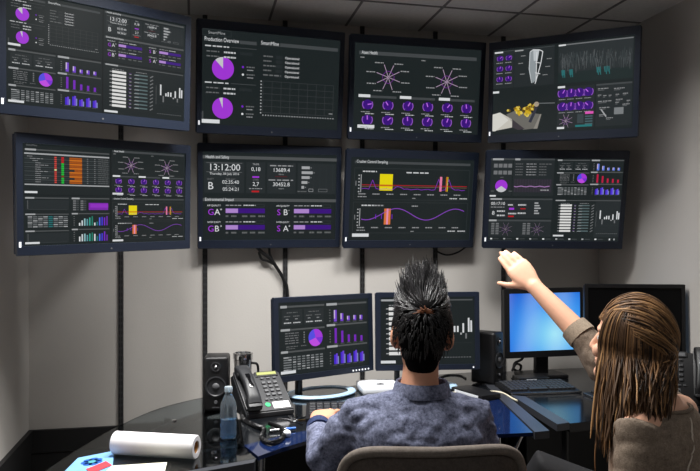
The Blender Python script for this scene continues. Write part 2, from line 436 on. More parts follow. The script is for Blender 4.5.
def safety(q, t='13:12:00', env=True):
    q.rect(0, .04, 1, .075, (84, 87, 88), 2); q.text('Health and Safety', .02, .072, .036, WHITE, maxw=.17)
    q.rect(.01, .105, .3, .46, PANEL); q.rect(.315, .105, .455, .46, PANEL); q.rect(.47, .105, .685, .46, PANEL); q.rect(.7, .105, .995, .46, PANEL)
    q.rect(.025, .12, .285, .124, GREY, 2)
    q.text(t, .155, .205, .075, WHITE, align='c', maxw=.26); q.rect(.025, .222, .285, .226, GREY, 2)
    q.text('Thursday, 06 July 2016', .155, .255, .026, WHITE, align='c', maxw=.26)
    q.text('SHIFT', .055, .315, .022, GREY, align='c'); q.text('B', .055, .42, .085, WHITE, align='c')
    q.text('Shift start', .2, .31, .02, GREY, align='c'); q.text('02:35:40', .2, .355, .04, WHITE, align='c', maxw=.14)
    q.text('Shift ends', .2, .388, .02, GREY, align='c'); q.text('05:24:21', .2, .435, .04, WHITE, align='c', maxw=.14)
    q.text('TRIFR', .385, .14, .022, LGREY, align='c'); q.text('0,18', .385, .205, .045, WHITE, align='c'); q.rect(.36, .265, .41, .283, PURP, 3)
    q.text('LTIFR', .385, .315, .02, GREY, align='c'); q.text('2,7', .385, .375, .045, WHITE, align='c'); q.dash(.335, .4, .1, .014, LGREY); q.rect(.355, .43, .41, .448, RED, 3)
    q.dash(.49, .13, .175, .02, LGREY); q.text('13689.4', .575, .21, .045, WHITE, align='c'); q.text('hours', .575, .245, .018, LGREY, align='c'); q.rect(.53, .26, .62, .268, (96, 30, 36), 2)
    q.dash(.48, .295, .19, .02, LGREY); q.text('30452.8', .575, .375, .045, WHITE, align='c'); q.text('hours', .575, .41, .018, LGREY, align='c')
    for k, l in enumerate((.062, .085, .062, .045, .02)):
        v = .14+k*.057; q.rect(.73, v, .73+l, v+.032, LGREY, 2); q.rect(.735+l, v+.01, .745+l, v+.022, GREY, 2)
    for k in range(5): q.rect(.77+k*.05, .125, .7715+k*.05, .42, LINE)
    q.dash(.7, .425, .07, .016, GREY); q.frame(.785, .4, .82, .435, LGREY); q.frame(.86, .4, .93, .435, GREY)
    if not env: return
    q.rect(0, .52, 1, .555, (84, 87, 88), 2); q.text('Environmental Impact', .015, .551, .036, WHITE, maxw=.21)
    cells = ((0, 0, 'G', 'A+', .31), (.51, 0, 'S', 'B-', .4), (0, 1, 'G', 'B+', .31), (.51, 1, 'S', 'A+', .3))
    for u, j, a, b, f in cells:
        v = .59+j*.19
        q.text(('AIR QUALITY', 'WATER QUALITY')[j], u+.03, v+.022, .02, WHITE, maxw=.10); q.dash(u+.165, v+.002, .12, .017, LGREY); q.dash(u+.295, v, .09, .019, WHITE); q.frame(u+.39, v-.005, u+.45, v+.03, LINE)
        q.text(a, u+.035, v+.12, .07, PURP); q.text(b[0], u+.083, v+.12, .07, WHITE); q.text(b[1], u+.122, v+.075, .035, WHITE)
        q.rect(u+.165, v+.045, u+.455, v+.1, DPUR, 2); q.rect(u+.165, v+.048, u+.165+.29*f, v+.097, LILAC, 3)
        for k, w in ((0, .02), (.04, .04), (.12, .04), (.18, .04), (.24, .05)): q.dash(u+.165+k, v+.12, w, .03, GREY)
def crusher(q):
    q.rect(0, .045, 1, .075, DGREY, 1); q.text('Crusher Control Sampling', .015, .068, .036, WHITE, maxw=.26)
    for j, v in enumerate((.13, .55)):
        q.frame(.0, v, 1, v+.39, LINE); q.dash(.07, v+.03, .12, .024, WHITE)
        if j: q.dash(.17, v+.03, .09, .024, LGREY); q.dash(.5, v+.035, .055, .022, LGREY)
        else: q.dash(.44, v+.035, .2, .024, WHITE)
        q.rect(.055, v+.08, .061, v+.30, LGREY, 2)
        for k in range(6): q.rect(.035, v+.085+k*.04, .047, v+.1+k*.04, LGREY, 2)
        q.rect(.012, v+.16, .02, v+.22, GREY, 2)
        for k in range(8): q.dash(.04+k*.118, v+.31, .062, .02, LGREY)
        q.dash(.035, v+.345, .075, .018, LGREY); q.dash(.5, v+.36, .03, .016, LGREY); q.dash(.83, v+.355, .07, .02, WHITE); q.dash(.92, v+.355, .07, .02, WHITE)
    q.rect(.065, .334, .98, .341, (196, 26, 36), 3); q.rect(.065, .354, .98, .358, (150, 120, 80), 2)
    q.line([(.065+.03*k, .385-(.11 if k in (3,) else .13 if k in (22, 25) else .03 if k in (10, 11, 26) else 0)-.006*math.sin(k*2.1)) for k in range(31)], .007, (132, 50, 190))
    q.rect(.215, .2, .325, .405, YEL, 3); q.rect(.217, .33, .323, .352, ORG, 4)
    q.rect(.735, .22, .755, .405, (236, 130, 170), 3); q.rect(.79, .22, .80, .405, ORG, 3); q.rect(.803, .22, .808, .405, YEL, 3)
    q.line([(.07+.0155*k, .70+.072*(-math.cos(.0155*k*2*PI/.52+2.65))*1.0) for k in range(59)], .010, (136, 70, 190))
    q.rect(.265, .63, .32, .83, (226, 120, 60), 3); q.rect(.285, .63, .30, .83, (238, 150, 190), 4)
    for u in (.19, .24, .33): q.rect(u, .70, u+.006, .76, VIO, 3)
    q.tagbar(.14)
def dash3(q, c=((120, 70, 210), (120, 40, 190), (110, 70, 220)), tagb=True):
    q.headd(.14, .02, .045, .0, .49); q.headd(.25, .02, .045, .51, 1.)
    q.headd(.2, .35, .04, .0, .49); q.headd(.2, .33, .04, .51, 1.); q.headd(.15, .66, .04, 0, .49); q.headd(.25, .645, .04, .51, 1.)
    for u in (.02, .26):
        q.rect(u, .085, u+.22, .31, PANEL)
        q.dash(u+.05, .12, .12, .016, GREY)
        for k in (0, .1): q.dash(u+.02+k, .17, .07, .02, GREY); q.dash(u+.04+k, .21, .03, .02, LGREY); q.dash(u+.02+k, .26, .08, .024, WHITE)
    for k in range(5): q.dash(.05, .41+k*.035, .15, .02, (130, 132, 134)); q.rect(.25, .41+k*.035, .265, .43+k*.035, GREY, 2)
    q.dash(.06, .6, .13, .018, GREY); q.dash(.06, .63, .1, .014, GREY); q.dash(.22, .6, .06, .018, GREY)
    for a0, a1, col in ((0, 105, (170, 60, 225)), (105, 200, (90, 80, 235)), (200, 310, (200, 80, 235)), (310, 360, (130, 50, 220))): q.pie(.385, .51, .125, a0, a1, col)
    for i in range(9):
        for j in range(6): q.rect(.03+i*.05, .75+j*.035, .03+i*.05+(.06 if i == 0 else .035), .768+j*.035, (120, 124, 126) if (i*7+j*3) % 5 else LGREY, 2)
    for k, hh in enumerate((.17, .115, .07, .075, .07)):
        u = .60+k*.078; q.rect(u, .30-hh, u+.034, .30, c[0], 2); q.rect(u, .30-hh, u+.014, .30-hh*.25, (206, 188, 226), 3); q.dash(u-.01, .31, .05, .012, GREY)
    for k, hh in enumerate((.22, .175, .11, .10, .08)):
        u = .605+k*.078; q.rect(u, .62-hh, u+.026, .62, c[1], 2); q.dash(u-.01, .628, .05, .01, GREY)
    for k, hh in enumerate((.14, .17, .12, .16, .13)):
        u = .595+k*.078; q.rect(u, .93-hh, u+.022, .93, (70, 40, 210), 2); q.rect(u+.022, .915-hh, u+.042, .93, c[2], 2); q.rect(u+.042, .93-hh*.8, u+.056, .93, (130, 140, 200), 2); q.dash(u-.01, .94, .05, .01, GREY)
    for v in (.12, .43, .75):
        for k in range(5): q.rect(.545, v+k*.04, .56, v+k*.04+.012, GREY, 2)
    if tagb: q.tagbar(.16)
def bars(q):
    q.headd(.15, .03, .035)
    q.dash(.09, .115, .14, .016, LGREY); q.dash(.38, .115, .14, .016, LGREY)
    for k in range(10):
        v = .15+k*.074
        q.rect(.06, v+.018, .1, v+.032, LGREY, 2); q.rect(.09, v, .26, v+.048, (232, 232, 230), 3); q.rect(.29, v+.012, .325, v+.022, (96, 60, 130), 2); q.rect(.30, v+.03, .325, v+.042, LGREY, 2)
        q.rect(.37, v+.012, .53, v+.04, (92, 110, 112), 2); q.rect(.36, v+.03, .42, v+.04, LGREY, 3); q.line([(.56, v+.045), (.6, v+.005)], .022, GREY)
    q.rect(.64, .33, .643, .72, GREY, 2)
    for u, a, b, col in ((.70, .30, .52, WHITE), (.735, .53, .66, GREY), (.77, .47, .53, WHITE), (.80, .44, .53, WHITE), (.835, .44, .53, WHITE), (.87, .54, .57, LGREY), (.895, .40, .54, WHITE), (.925, .55, .63, GREY), (.955, .32, .53, WHITE), (.982, .36, .53, WHITE)):
        q.rect(u-.008, a, u+.010, b, col, 3)
    q.rect(.65, .69, .99, .693, LINE, 2)
    for k in range(11): q.rect(.66+k*.03, .90, .675+k*.03, .912, GREY, 2)
    q.tagbar(.16)
def table(q):
    q.text('SmartMine', .02, .05, .035, GREY, maxw=.15); q.headd(.12, .10, .045); q.rect(0, .185, 1, .215, LGREY, 2); q.rect(.0, .80, 1, .825, LGREY, 2)
    for k in range(13):
        v = .245+k*.042
        q.rect(0, v, 1, v+.02, (66, 72, 74) if k % 2 else (48, 54, 56), 1)
        q.dash(.03+.03*min(k, 3), v, .06+.09*(k % 3 == 1), .018, LGREY)
        q.rect(.335, v-.004, .36, v+.024, (214, 70, 60) if k != 6 else (240, 230, 160), 3); q.rect(.415, v-.004, .445, v+.03, RED if k in (0, 1, 2) else ((130, 70, 20) if k == 9 else GRN), 3)
        q.rect(.51+(.06 if k in (6, 10) else 0), v-.004, .66, v+.03, ORG if k % 2 else (170, 84, 16), 3)
        q.rect(.72, v, .735, v+.02, GREY, 3); q.rect(.81, v, .825, v+.02, GREY, 3); q.dash(.86, v, .13, .018, GREY)
    q.tagbar(.14)
def charts(q):
    q.headd(.2, .04, .04, 0, .5); q.headd(.2, .04, .04, .53, 1.); q.headd(.22, .37, .035, 0, .5); q.headd(.15, .36, .035, .53, 1.); q.headd(.2, .71, .035, 0, .5); q.headd(.15, .69, .035, .53, 1.)
    for v in (.1, .77):
        q.rect(.01, v, .5, v+.2, PANEL); q.rect(.03, v+.01, .034, v+.18, GREY, 2); q.rect(.03, v+.19, .48, v+.195, DGREY, 2)
    for i in range(8):
        for j in range(6): q.rect(.03+i*.058, .43+j*.04, .03+i*.058+.05, .45+j*.04, TEAL if i in (4,) else ((112, 116, 118) if (i+j) % 3 else LGREY), 2)
    for i in range(2):
        for k in range(5): q.rect(.55+i*.09, .1+k*.045, .585+i*.09, .128+k*.045, GREY, 2); q.rect(.59+i*.09, .1+k*.045, .62+i*.09, .128+k*.045, DGREY, 2)
    q.rect(.74, .15, .985, .3, (128, 40, 176), 2); q.rect(.76, .17, .985, .25, (150, 50, 200), 3)
    cs = (WHITE, (210, 220, 224), (150, 196, 200), (96, 160, 170), (60, 170, 150), (36, 130, 110), WHITE, TEAL, BLU, (70, 60, 220), VIO, (110, 40, 170))
    for v, hs in ((.63, (.06, .11, .15, .14, .17, .2, .06, .08, .17, .18, .17, .2)), (.96, (.1, .15, .16, .13, .16, .18, .15, .1, .15, .16, .2, .13))):
        for k in range(12): q.rect(.62+k*.031, v-hs[k], .637+k*.031, v, cs[k], 2)
        for k in range(5): q.rect(.555, v-.2+k*.045, .57, v-.188+k*.045, GREY, 2)
    q.tagbar(.16)
def mill(q):
    a = q.sub(0, .02, .46, .46); a.rect(0, 0, 1, 1, PANEL, 1); a.rect(0, .0, 1, .02, DGREY, 2); a.rect(.02, .01, .16, .05, WHITE, 3); a.rect(.36, .02, .5, .05, LGREY, 3); a.rect(.345, 0, .35, 1, (22, 26, 28), 2)
    for j in range(3):
        for i in range(2):
            dial(a, .11+i*.15, .19+j*.28, .075, 40+j*30); a.dash(.05+i*.15, .30+j*.28, .11, .03, LGREY)
    a.poly([(.61, .1), (.66, .05), (.70, .07), (.72, .85), (.66, .93), (.60, .55)], (150, 158, 162), 2); a.poly([(.66, .05), (.76, .07), (.73, .36), (.67, .34)], (196, 202, 206), 3)
    a.line([(.76, .07), (.815, .12), (.79, .4), (.74, .72), (.70, .95)], .022, WHITE, 4); a.line([(.72, .12), (.715, .9)], .02, WHITE, 4)
    for v in (.38, .66): a.line([(.70, v), (.78, v+.04)], .018, WHITE, 4)
    a.line([(.61, .1), (.60, .55), (.645, .92)], .02, (206, 212, 216), 4); a.line([(.61, .1), (.66, .05), (.76, .07)], .02, WHITE, 4)
    for u, v in ((.46, .17), (.42, .36), (.45, .65), (.88, .31), (.86, .51), (.82, .72)): a.dash(u, v, .08, .03, LGREY)
    b = q.sub(.49, .02, 1., .46); b.rect(0, 0, 1, 1, (44, 50, 52), 1); b.rect(0, .0, 1, .03, GREY, 2); b.rect(0, .0, .1, .04, WHITE, 3); b.rect(0, .72, 1, 1, (34, 46, 46), 2)
    rnd = random.Random(3)
    for k in range(190):
        u = rnd.uniform(.03, .97); v = rnd.uniform(.2, .5); b.line([(u, v), (u+rnd.uniform(-.02, .02), v+rnd.uniform(.08, .3))], .010, rnd.choice(((70, 76, 78), (88, 92, 94), (58, 66, 68))))
    for u, w in ((.05, .05), (.16, .05), (.53, .06), (.63, .08)):
        for k in range(4): b.line([(u+w*k/4, .66), (u+w*(k+.6)/4, .8+.06*(k % 2))], .022, (44, 112, 114), 4)
    c = q.sub(0, .49, .48, .98); c.rect(0, 0, .10, .05, WHITE, 3)
    c.poly([(0, .56), (.12, .52), (.32, .70), (.32, .9), (.0, .97)], (206, 202, 192), 2); c.poly([(0, .56), (.12, .52), (.26, .72), (.05, .97), (0, .97)], (224, 222, 214), 3)
    c.poly([(.22, .58), (.36, .5), (.76, .62), (.72, .95), (.5, .97), (.32, .78)], (112, 110, 104), 2); c.poly([(.76, .62), (.78, .62), (.72, .96), (.66, .96)], (146, 142, 134), 3); c.poly([(.32, .70), (.52, .95), (.42, .97), (.32, .9)], (64, 58, 64), 3)
    for u, v, r in ((.27, .48, .06), (.38, .49, .09), (.43, .55, .08), (.42, .43, .06), (.52, .47, .1), (.57, .55, .11), (.62, .48, .08), (.55, .6, .07), (.60, .38, .06), (.66, .42, .06)):
        for k in range(7):
            a1, d1 = rnd.uniform(0, 6.3), r*rnd.uniform(0, .75); c.pie(u+d1*math.cos(a1)*c.asp, v+d1*math.sin(a1), r*rnd.uniform(.3, .5), 0, 360, rnd.choice(((190, 148, 18), (214, 176, 30), (140, 104, 16), (232, 206, 90), (96, 74, 20))), 4+k*.12)
    c.line([(.60, .8), (.66, .6), (.70, .44)], .07, (52, 54, 66), 5); c.pie(.70, .38, .06, 0, 360, (176, 160, 140), 5); c.line([(.70, .36), (.98, .38)], .02, (110, 114, 116), 5)
    d = q.sub(.49, .50, .75, .97); d.rect(0, 0, 1, 1, PANEL, 1); d.rect(0, -.02, .2, .03, WHITE, 3)
    for j in range(2):
        for i in range(4): dial(d, .14+i*.23, .16+j*.32, .105, 60+25*i); d.dash(.04+i*.23, .295+j*.32, .18, .025, LGREY)
    star(d, .24, .83, .17, False); d.rect(.55, .68, .72, .9, (60, 70, 74), 2); d.rect(.76, .63, .98, .69, PINK, 3)
    for k in range(4): d.rect(.76, .73+k*.06, .96, .76+k*.06, (74, 100, 106), 2)
    d.rect(.5, .94, .95, .99, TEAL, 2); d.rect(0, .97, .2, 1.02, WHITE, 3)
    e = q.sub(.76, .50, 1., .97); e.rect(0, 0, 1, 1, PANEL, 1); e.rect(0, 0, 1, .04, DGREY, 2)
    for u, v, w in ((.05, .1, .3), (.5, .12, .3), (.05, .25, .1), (.2, .27, .1), (.36, .27, .08), (.55, .26, .1), (.75, .25, .15), (.06, .4, .4), (.56, .38, .2), (.1, .55, .3), (.55, .45, .1), (.1, .72, .2), (.3, .8, .2), (.75, .5, .2), (.86, .42, .1)):
        e.dash(u, v, w, .03, LGREY); e.line([(u, v+.05), (u+w*.6, v+.05)], .012, GREY)
    e.rect(.52, .58, .78, .74, (128, 132, 134), 3); e.line([(.15, .6), (.3, .78)], .03, LGREY)
def mixed(q):
    a = q.sub(0, 0, .48, .46); a.rect(0, 0, .34, .98, PANEL, 1); a.rect(.36, 0, 1, .98, PANEL, 1); a.rect(0, 0, 1, .045, DGREY, 2); a.rect(.03, 0, .2, .05, LGREY, 3); a.rect(.38, 0, .46, .05, LGREY, 3)
    for j in range(2):
        for i in range(4): a.rect(.05+i*.075, .14+j*.18, .11+i*.075, .24+j*.18, GREY, 2)
    a.pie(.18, .72, .16, 0, 360, PURP); a.pie(.18, .72, .162, 215, 325, (206, 206, 210), 3)
    for u, v in ((.16, .48), (.02, .84), (.3, .84)): a.dash(u, v, .05, .03, GREY)
    for k in range(5): a.dash(.39, .13+k*.07, .12, .03, GREY); a.dash(.56, .13+k*.07, .16, .03, LGREY); a.dash(.76, .13+k*.07, .2 if k == 0 else .12, .03, GREY)
    a.rect(.38, .54, .97, .88, (50, 48, 56), 2)
    for k in range(14): a.rect(.39+k*.043, .54, .392+k*.043, .88, (84, 74, 92), 3)
    a.line([(.38+.04*k, .73+.012*math.sin(k*1.7)) for k in range(15)], .02, (176, 130, 190), 4); a.dash(.8, .8, .14, .05, LGREY); a.rect(0, .96, .1, 1., WHITE, 3)
    b = q.sub(0, .48, .48, .72); b.s; b.rect(0, 0, 1, 1, PANEL, 1); b.rect(0, 0, 1, .08, DGREY, 2); b.rect(.02, 0, .2, .08, LGREY, 3)
    b.text('00:17:10', .03, .34, .16, WHITE, maxw=.22); b.dash(.03, .42, .22, .06, LGREY); b.text('8', .05, .84, .2, WHITE)
    for u, v in ((.13, .6), (.13, .82), (.3, .28), (.31, .72), (.46, .28), (.46, .7)): b.dash(u, v, .13 if u != .3 else .08, .11, WHITE)
    b.rect(.32, .48, .4, .58, PURP, 3); b.rect(.31, .88, .4, .95, RED, 3); b.rect(.5, .5, .58, .55, RED, 3)
    for k in range(5): b.rect(.72, .2+k*.13, .78+.02*(k % 3), .27+k*.13, LGREY, 2)
    c = q.sub(0, .74, .48, .95); c.rect(0, 0, 1, 1, PANEL, 1); c.rect(0, 0, 1, .1, DGREY, 2); c.rect(.01, 0, .13, .1, LGREY, 3)
    for u in (.28, .78): star(c, u, .56, .4, False)
    for u in (.05, .12, .55, .62):
        for k in range(7): c.rect(u, .2+k*.1, u+.05, .26+k*.1, GREY, 2)
    d = q.sub(.5, 0, 1, .46); dash3(d, ((100, 130, 235), (196, 30, 70), (110, 90, 235)), False); e = q.sub(.5, .48, 1, .95); e.rect(.62, 0, 1, 1, PANEL, 1); bars(e)
    for k in range(9): q.rect(.02+k*.1, .968, .035+k*.1, .985, LGREY if k % 2 else WHITE, 2); q.rect(.045+k*.1, .972, .085+k*.1, .982, DGREY, 2)
    q.rect(.93, .966, .94, .988, WHITE, 3); q.rect(.965, .966, .975, .988, LGREY, 3)
def paint(w, h, fn):
    s = Screen(w, h); q = Sub(s); q.rect(0, 0, 1, 1, BG, 0); fn(q); return s
def quad4(a, b, c, d):
    def f(q):
        q.rect(.497, 0, .503, 1, (18, 22, 24), 1); q.rect(0, .497, 1, .503, (18, 22, 24), 1)
        a(q.sub(.01, .0, .49, .49)); b(q.sub(.51, .0, .99, .49)); c(q.sub(.01, .5, .49, .99)); d(q.sub(.51, .5, .99, .99))
    return f
def bright(s, name, cols):           # a desktop wallpaper: blue with a soft paler glow and streaks of light, all of it shown by the screen
    m = bpy.data.materials.new(name); m.use_nodes = True; nt = m.node_tree; b = nt.nodes['Principled BSDF']
    b.inputs['Base Color'].default_value = (.01, .01, .012, 1); b.inputs['Roughness'].default_value = .3
    tc = nt.nodes.new('ShaderNodeTexCoord'); mp = nt.nodes.new('ShaderNodeMapping'); gr = nt.nodes.new('ShaderNodeTexGradient'); gr.gradient_type = 'SPHERICAL'
    mp.inputs['Scale'].default_value = (3.6, 1., 3.9); mp.inputs['Location'].default_value = (-.16, 0, .22)
    rp = nt.nodes.new('ShaderNodeValToRGB'); rp.color_ramp.elements[0].color = rgb(cols[0]); rp.color_ramp.elements[1].color = rgb(cols[2])
    e = rp.color_ramp.elements.new(.45); e.color = rgb(cols[1])
    wv = nt.nodes.new('ShaderNodeTexWave'); wv.inputs['Scale'].default_value = 2.2; wv.inputs['Distortion'].default_value = 5; wv.inputs['Detail'].default_value = 1; wv.inputs['Detail Scale'].default_value = .6
    mx = nt.nodes.new('ShaderNodeMix'); mx.data_type = 'RGBA'; mx.blend_type = 'SCREEN'; mx.inputs['Factor'].default_value = .10
    L = nt.links; L.new(tc.outputs['Object'], mp.inputs['Vector']); L.new(mp.outputs['Vector'], gr.inputs['Vector']); L.new(gr.outputs['Fac'], rp.inputs['Fac'])
    L.new(tc.outputs['Object'], wv.inputs['Vector']); L.new(rp.outputs['Color'], mx.inputs['A']); L.new(wv.outputs['Color'], mx.inputs['B'])
    L.new(mx.outputs['Result'], b.inputs['Emission Color']); b.inputs['Emission Strength'].default_value = 1.0
    return m

# ------------------------------------------------------------------ displays
def pose(fit, scale=1.):
    x, y, z, yaw, pit, rol = fit[:6]
    R = Matrix.Rotation(yaw, 3, 'Z') @ Matrix.Rotation(pit, 3, 'X') @ Matrix.Rotation(rol, 3, 'Y')
    return Matrix.Translation(V((x*scale, y*scale, EYE+z*scale))) @ R.to_4x4()
def bezel_mesh(W, H, l, r, t, b, depth, lip=.006):
    bm = BM()
    o = [(-W/2, -H/2), (W/2, -H/2), (W/2, H/2), (-W/2, H/2)]; i = [(-W/2+l, -H/2+b), (W/2-r, -H/2+b), (W/2-r, H/2-t), (-W/2+l, H/2-t)]
    back = [(x*.86, z*.84) for x, z in o]
    layers = [[(x*.985, depth*.0, z*.98) for x, z in o]]
    Lf = [bm.verts.new((x*.992, 0, z*.988)) for x, z in o]; Ls = [bm.verts.new((x, .006, z)) for x, z in o]; Lm = [bm.verts.new((x, depth*.5, z)) for x, z in o]; Lb = [bm.verts.new((x, depth, z)) for x, z in back]
    Li = [bm.verts.new((x, 0, z)) for x, z in i]; Lr = [bm.verts.new((x, lip, z)) for x, z in i]
    for A, B in ((Li, Lf), (Lf, Ls), (Ls, Lm), (Lm, Lb), (Lr, Li)):
        for k in range(4):
            f = bm.faces.new((A[k], A[(k+1) % 4], B[(k+1) % 4], B[k])); f.material_index = 1 if A is Lr else 0
    bm.faces.new(Lb); bm.faces.new(Lr)
    es = [e for e in bm.edges if (e.verts[0] in Ls and e.verts[1] in Lm) or (e.verts[1] in Ls and e.verts[0] in Lm)]
    bmesh.ops.bevel(bm, geom=es, offset=.006, segments=2, affect='EDGES')
    return bm
def put_screen(t, s, dx, dz, y, mats=None, label=None):
    me, ms, mi = s.mesh()
    o = obj('screen', me, ms, t); me.polygons.foreach_set('material_index', mi)
    o.location = (dx, y, dz)
    if label: o['label'] = label
    return o
def wall_display(fit, fn, label, led='l'):
    W, H = fit[6], fit[7]; M = pose(fit)
    t = thing('wall_display', label, 'monitor', matrix=M, group='displays on the wall')
    l = r = W*.036; tp = H*.082; b = H*.082
    obj('housing', bezel_mesh(W, H, l, r, tp, b, .045), [M_bezel, M_bezel_in], t)
    put_screen(t, paint(W-l-r, H-tp-b, fn), 0, (b-tp)/2, .0045)
    bm = BM(); box(bm, (-W/2+l*.5, -.0008, -H/2+b*1.15), (.007, .0016, .018), .0005)
    obj('indicator_light', bm, M_led, t)
    bm = BM(); cyl(bm, (0, .0005, -H/2+b*.45), (0, -.001, -H/2+b*.45), .003, n=10)
    obj('sensor', bm, M_grey, t)
    # mount: a plate on the wall and an arm to the back of the housing
    Mi = M.inverted(); P = M @ V((0, .045, 0)); dist = (P-CL).dot(nR)
    bm = BM(); rot = Matrix((dR, -nR, V((0, 0, 1)))).transposed()
    box(bm, P-nR*(dist-.0125), (.16, .024, .12), .003, rot); box(bm, P-nR*(dist/2-.006), (.05, max(.01, dist-.022), .05), 0, rot)
    bm.transform(Mi)
    obj('wall_mount', bm, M_black, t)
    return t
FIT = dict(M1=[-0.8037, 2.281, 0.6162, 0.7244, 0.0845, -0.027, 0.635, 0.4025], M2=[-0.3227, 2.9267, 0.7052, 0.3505, 0.1463, -0.0138, 0.63, 0.4538],
 M3=[0.3009, 3.0826, 0.7047, 0.2475, 0.1398, -0.0104, 0.63, 0.446], M4=[0.8813, 2.9422, 0.6833, -0.542, 0.0572, 0.0373, 0.63, 0.4413],
 L1=[-0.8177, 2.3997, 0.1846, 0.7919, 0.0761, -0.0393, 0.63, 0.3873], L2=[-0.3437, 3.0533, 0.2313, 0.2678, 0.1195, -0.0095, 0.63, 0.4512],
 L3=[0.2816, 3.161, 0.2263, 0.2617, 0.1704, -0.0064, 0.63, 0.4423], L4=[0.9129, 3.112, 0.2208, -0.0124, 0.197, 0.0069, 0.63, 0.4408])
wall_display(FIT['M1'], quad4(production, safety, dash3, bars), 'wall display at top left split into four dashboards with two small purple pies')
wall_display(FIT['M2'], production, 'wall display in the top row with two big purple pie charts and an empty grid')
wall_display(FIT['M3'], lambda q: health(q.sub(.035, .06, .965, .975)), 'wall display in the top row with two spoked stars over twelve purple dials')
wall_display(FIT['M4'], lambda q: mill(q.sub(.0, .0, .99, .99)), 'wall display at top right showing a yellow machine on a grey platform')
wall_display(FIT['L1'], quad4(table, health, charts, crusher), 'wall display at lower left with an orange and green table in one quarter')
wall_display(FIT['L2'], safety, 'wall display in the lower row with a large 13:12:00 clock and purple bars')
wall_display(FIT['L3'], lambda q: crusher(q.sub(.03, .0, .97, .97)), 'wall display in the lower row with a yellow block and a purple wave curve')
wall_display(FIT['L4'], mixed, 'wall display at lower right that the woman points at')

def desk_monitor(fit, scale, fn, label, stand='ring', mt=None, bez=(.022, .022, .02, .024), screen_mat=None, leds=0, frame=None):
    fit = list(fit); W, H = fit[6]*scale, fit[7]*scale; M = pose(fit, scale)
    cen = M.translation; yaw = fit[3]
    base = V((cen.x-math.sin(yaw)*.05, cen.y+math.cos(yaw)*.05, DESK)); base = V((cen.x+nR.x*-.0, cen.y+.04, DESK))
    t = thing('desk_monitor', label, 'monitor', base, yaw, group='monitors on the desks')
    Ti = (Matrix.Translation(base) @ Matrix.Rotation(yaw, 4, 'Z')).inverted() @ M
    l, r, tp, b = bez; fm = frame or M_bezel
    h = obj('housing', bezel_mesh(W, H, l, r, tp, b, .04), [fm, fm], t); h.matrix_basis = Ti
    sw, sh = W-l-r, H-tp-b
    if screen_mat is None: o = put_screen(t, paint(sw, sh, fn), 0, 0, 0)
    else:
        bm = BM(); vs = [bm.verts.new(p) for p in ((-sw/2, 0, -sh/2), (sw/2, 0, -sh/2), (sw/2, 0, sh/2), (-sw/2, 0, sh/2))]; bm.faces.new(vs)
        o = obj('screen', bm, screen_mat, t)
    o.matrix_basis = Ti @ Matrix.Translation(V(((l-r)/2, .0045, (b-tp)/2)))
    if leds:
        bm = BM()
        for k in range(leds): cyl(bm, (W/2-.03-k*.016, .0005, -H/2+b*.45), (W/2-.03-k*.016, -.0012, -H/2+b*.45), .0035, n=10)
        o = obj('buttons', bm, M_led, t); o.matrix_basis = Ti
    bm = BM(); zc = Ti.translation.z; yb = Ti.translation.y+.03
    if stand == 'ring':
        prof = [(.118, .0), (.132, .002), (.138, .009), (.134, .014), (.114, .016), (.106, .012), (.108, 0)]
        lathe(bm, prof, (0, 0, 0), 40, closed=True); bm.transform(Matrix.Translation(V((-.025, yb+.0, 0))) @ Matrix.Diagonal((1.1, .80, 1, 1)))
        obj('stand_ring', bm, M_ring, t, True)
        bm = BM(); lathe(bm, [(.107, 0), (.107, .009), (.0, .009)], (0, 0, 0), 40); bm.transform(Matrix.Translation(V((-.025, yb, 0))) @ Matrix.Diagonal((1.1, .80, 1, 1)))
        obj('stand_foot', bm, M_blackg, t, True)
        bm = BM(); box(bm, (-.128, yb+.012, zc/2), (.022, .026, zc), .005); box(bm, (-.06, yb+.012, zc-.02), (.14, .022, .05), .005)
        obj('stand_neck', bm, M_black, t, True)
    else:
        box(bm, (0, yb+.02, .009), (.2, .15, .018), .006); obj('stand_foot', bm, M_black, t, True)
        bm = BM(); box(bm, (0, yb+.02, zc/2+.006), (.062, .03, zc-.012), .006); obj('stand_neck', bm, M_black, t, True)
    return t
A_ = [-0.0974, 2.8714, -0.3531, 0.658, -0.0294, -0.0001, 0.5, 0.3335]; B_ = [0.3395, 3.046, -0.3532, 0.0699, -0.0348, -0.0034, 0.46, 0.3396]; C_ = [0.9182, 3.3081, -0.3438, 0.1785, 0.0035, -0.0129, 0.4, 0.327]
desk_monitor(A_, .97, lambda q: dash3(q.sub(.02, .02, .98, .99)), 'desk monitor with purple bar charts and a pie, left of the man', leds=6)
desk_monitor(B_, .96, lambda q: bars(q.sub(.0, .0, .98, .99)), "desk monitor half hidden behind the man's head, white bars on screen", leds=1)
desk_monitor(C_, .955, None, 'desk monitor with a bright blue desktop behind the raised arm', 'flat', screen_mat=bright(None, 'blue_desktop', ((22, 92, 208), (58, 150, 238), (150, 226, 246))), frame=M_black, bez=(.026, .014, .022, .03))
D_ = [1.168, 2.87, -.305, -.12, -.03, 0, .40, .33]
desk_monitor(D_, 1., None, 'switched off black desk monitor behind the woman', 'flat', screen_mat=mat('dead_screen', (9, 9, 10), .3, spec=.25), frame=M_black, bez=(.016, .016, .016, .02))

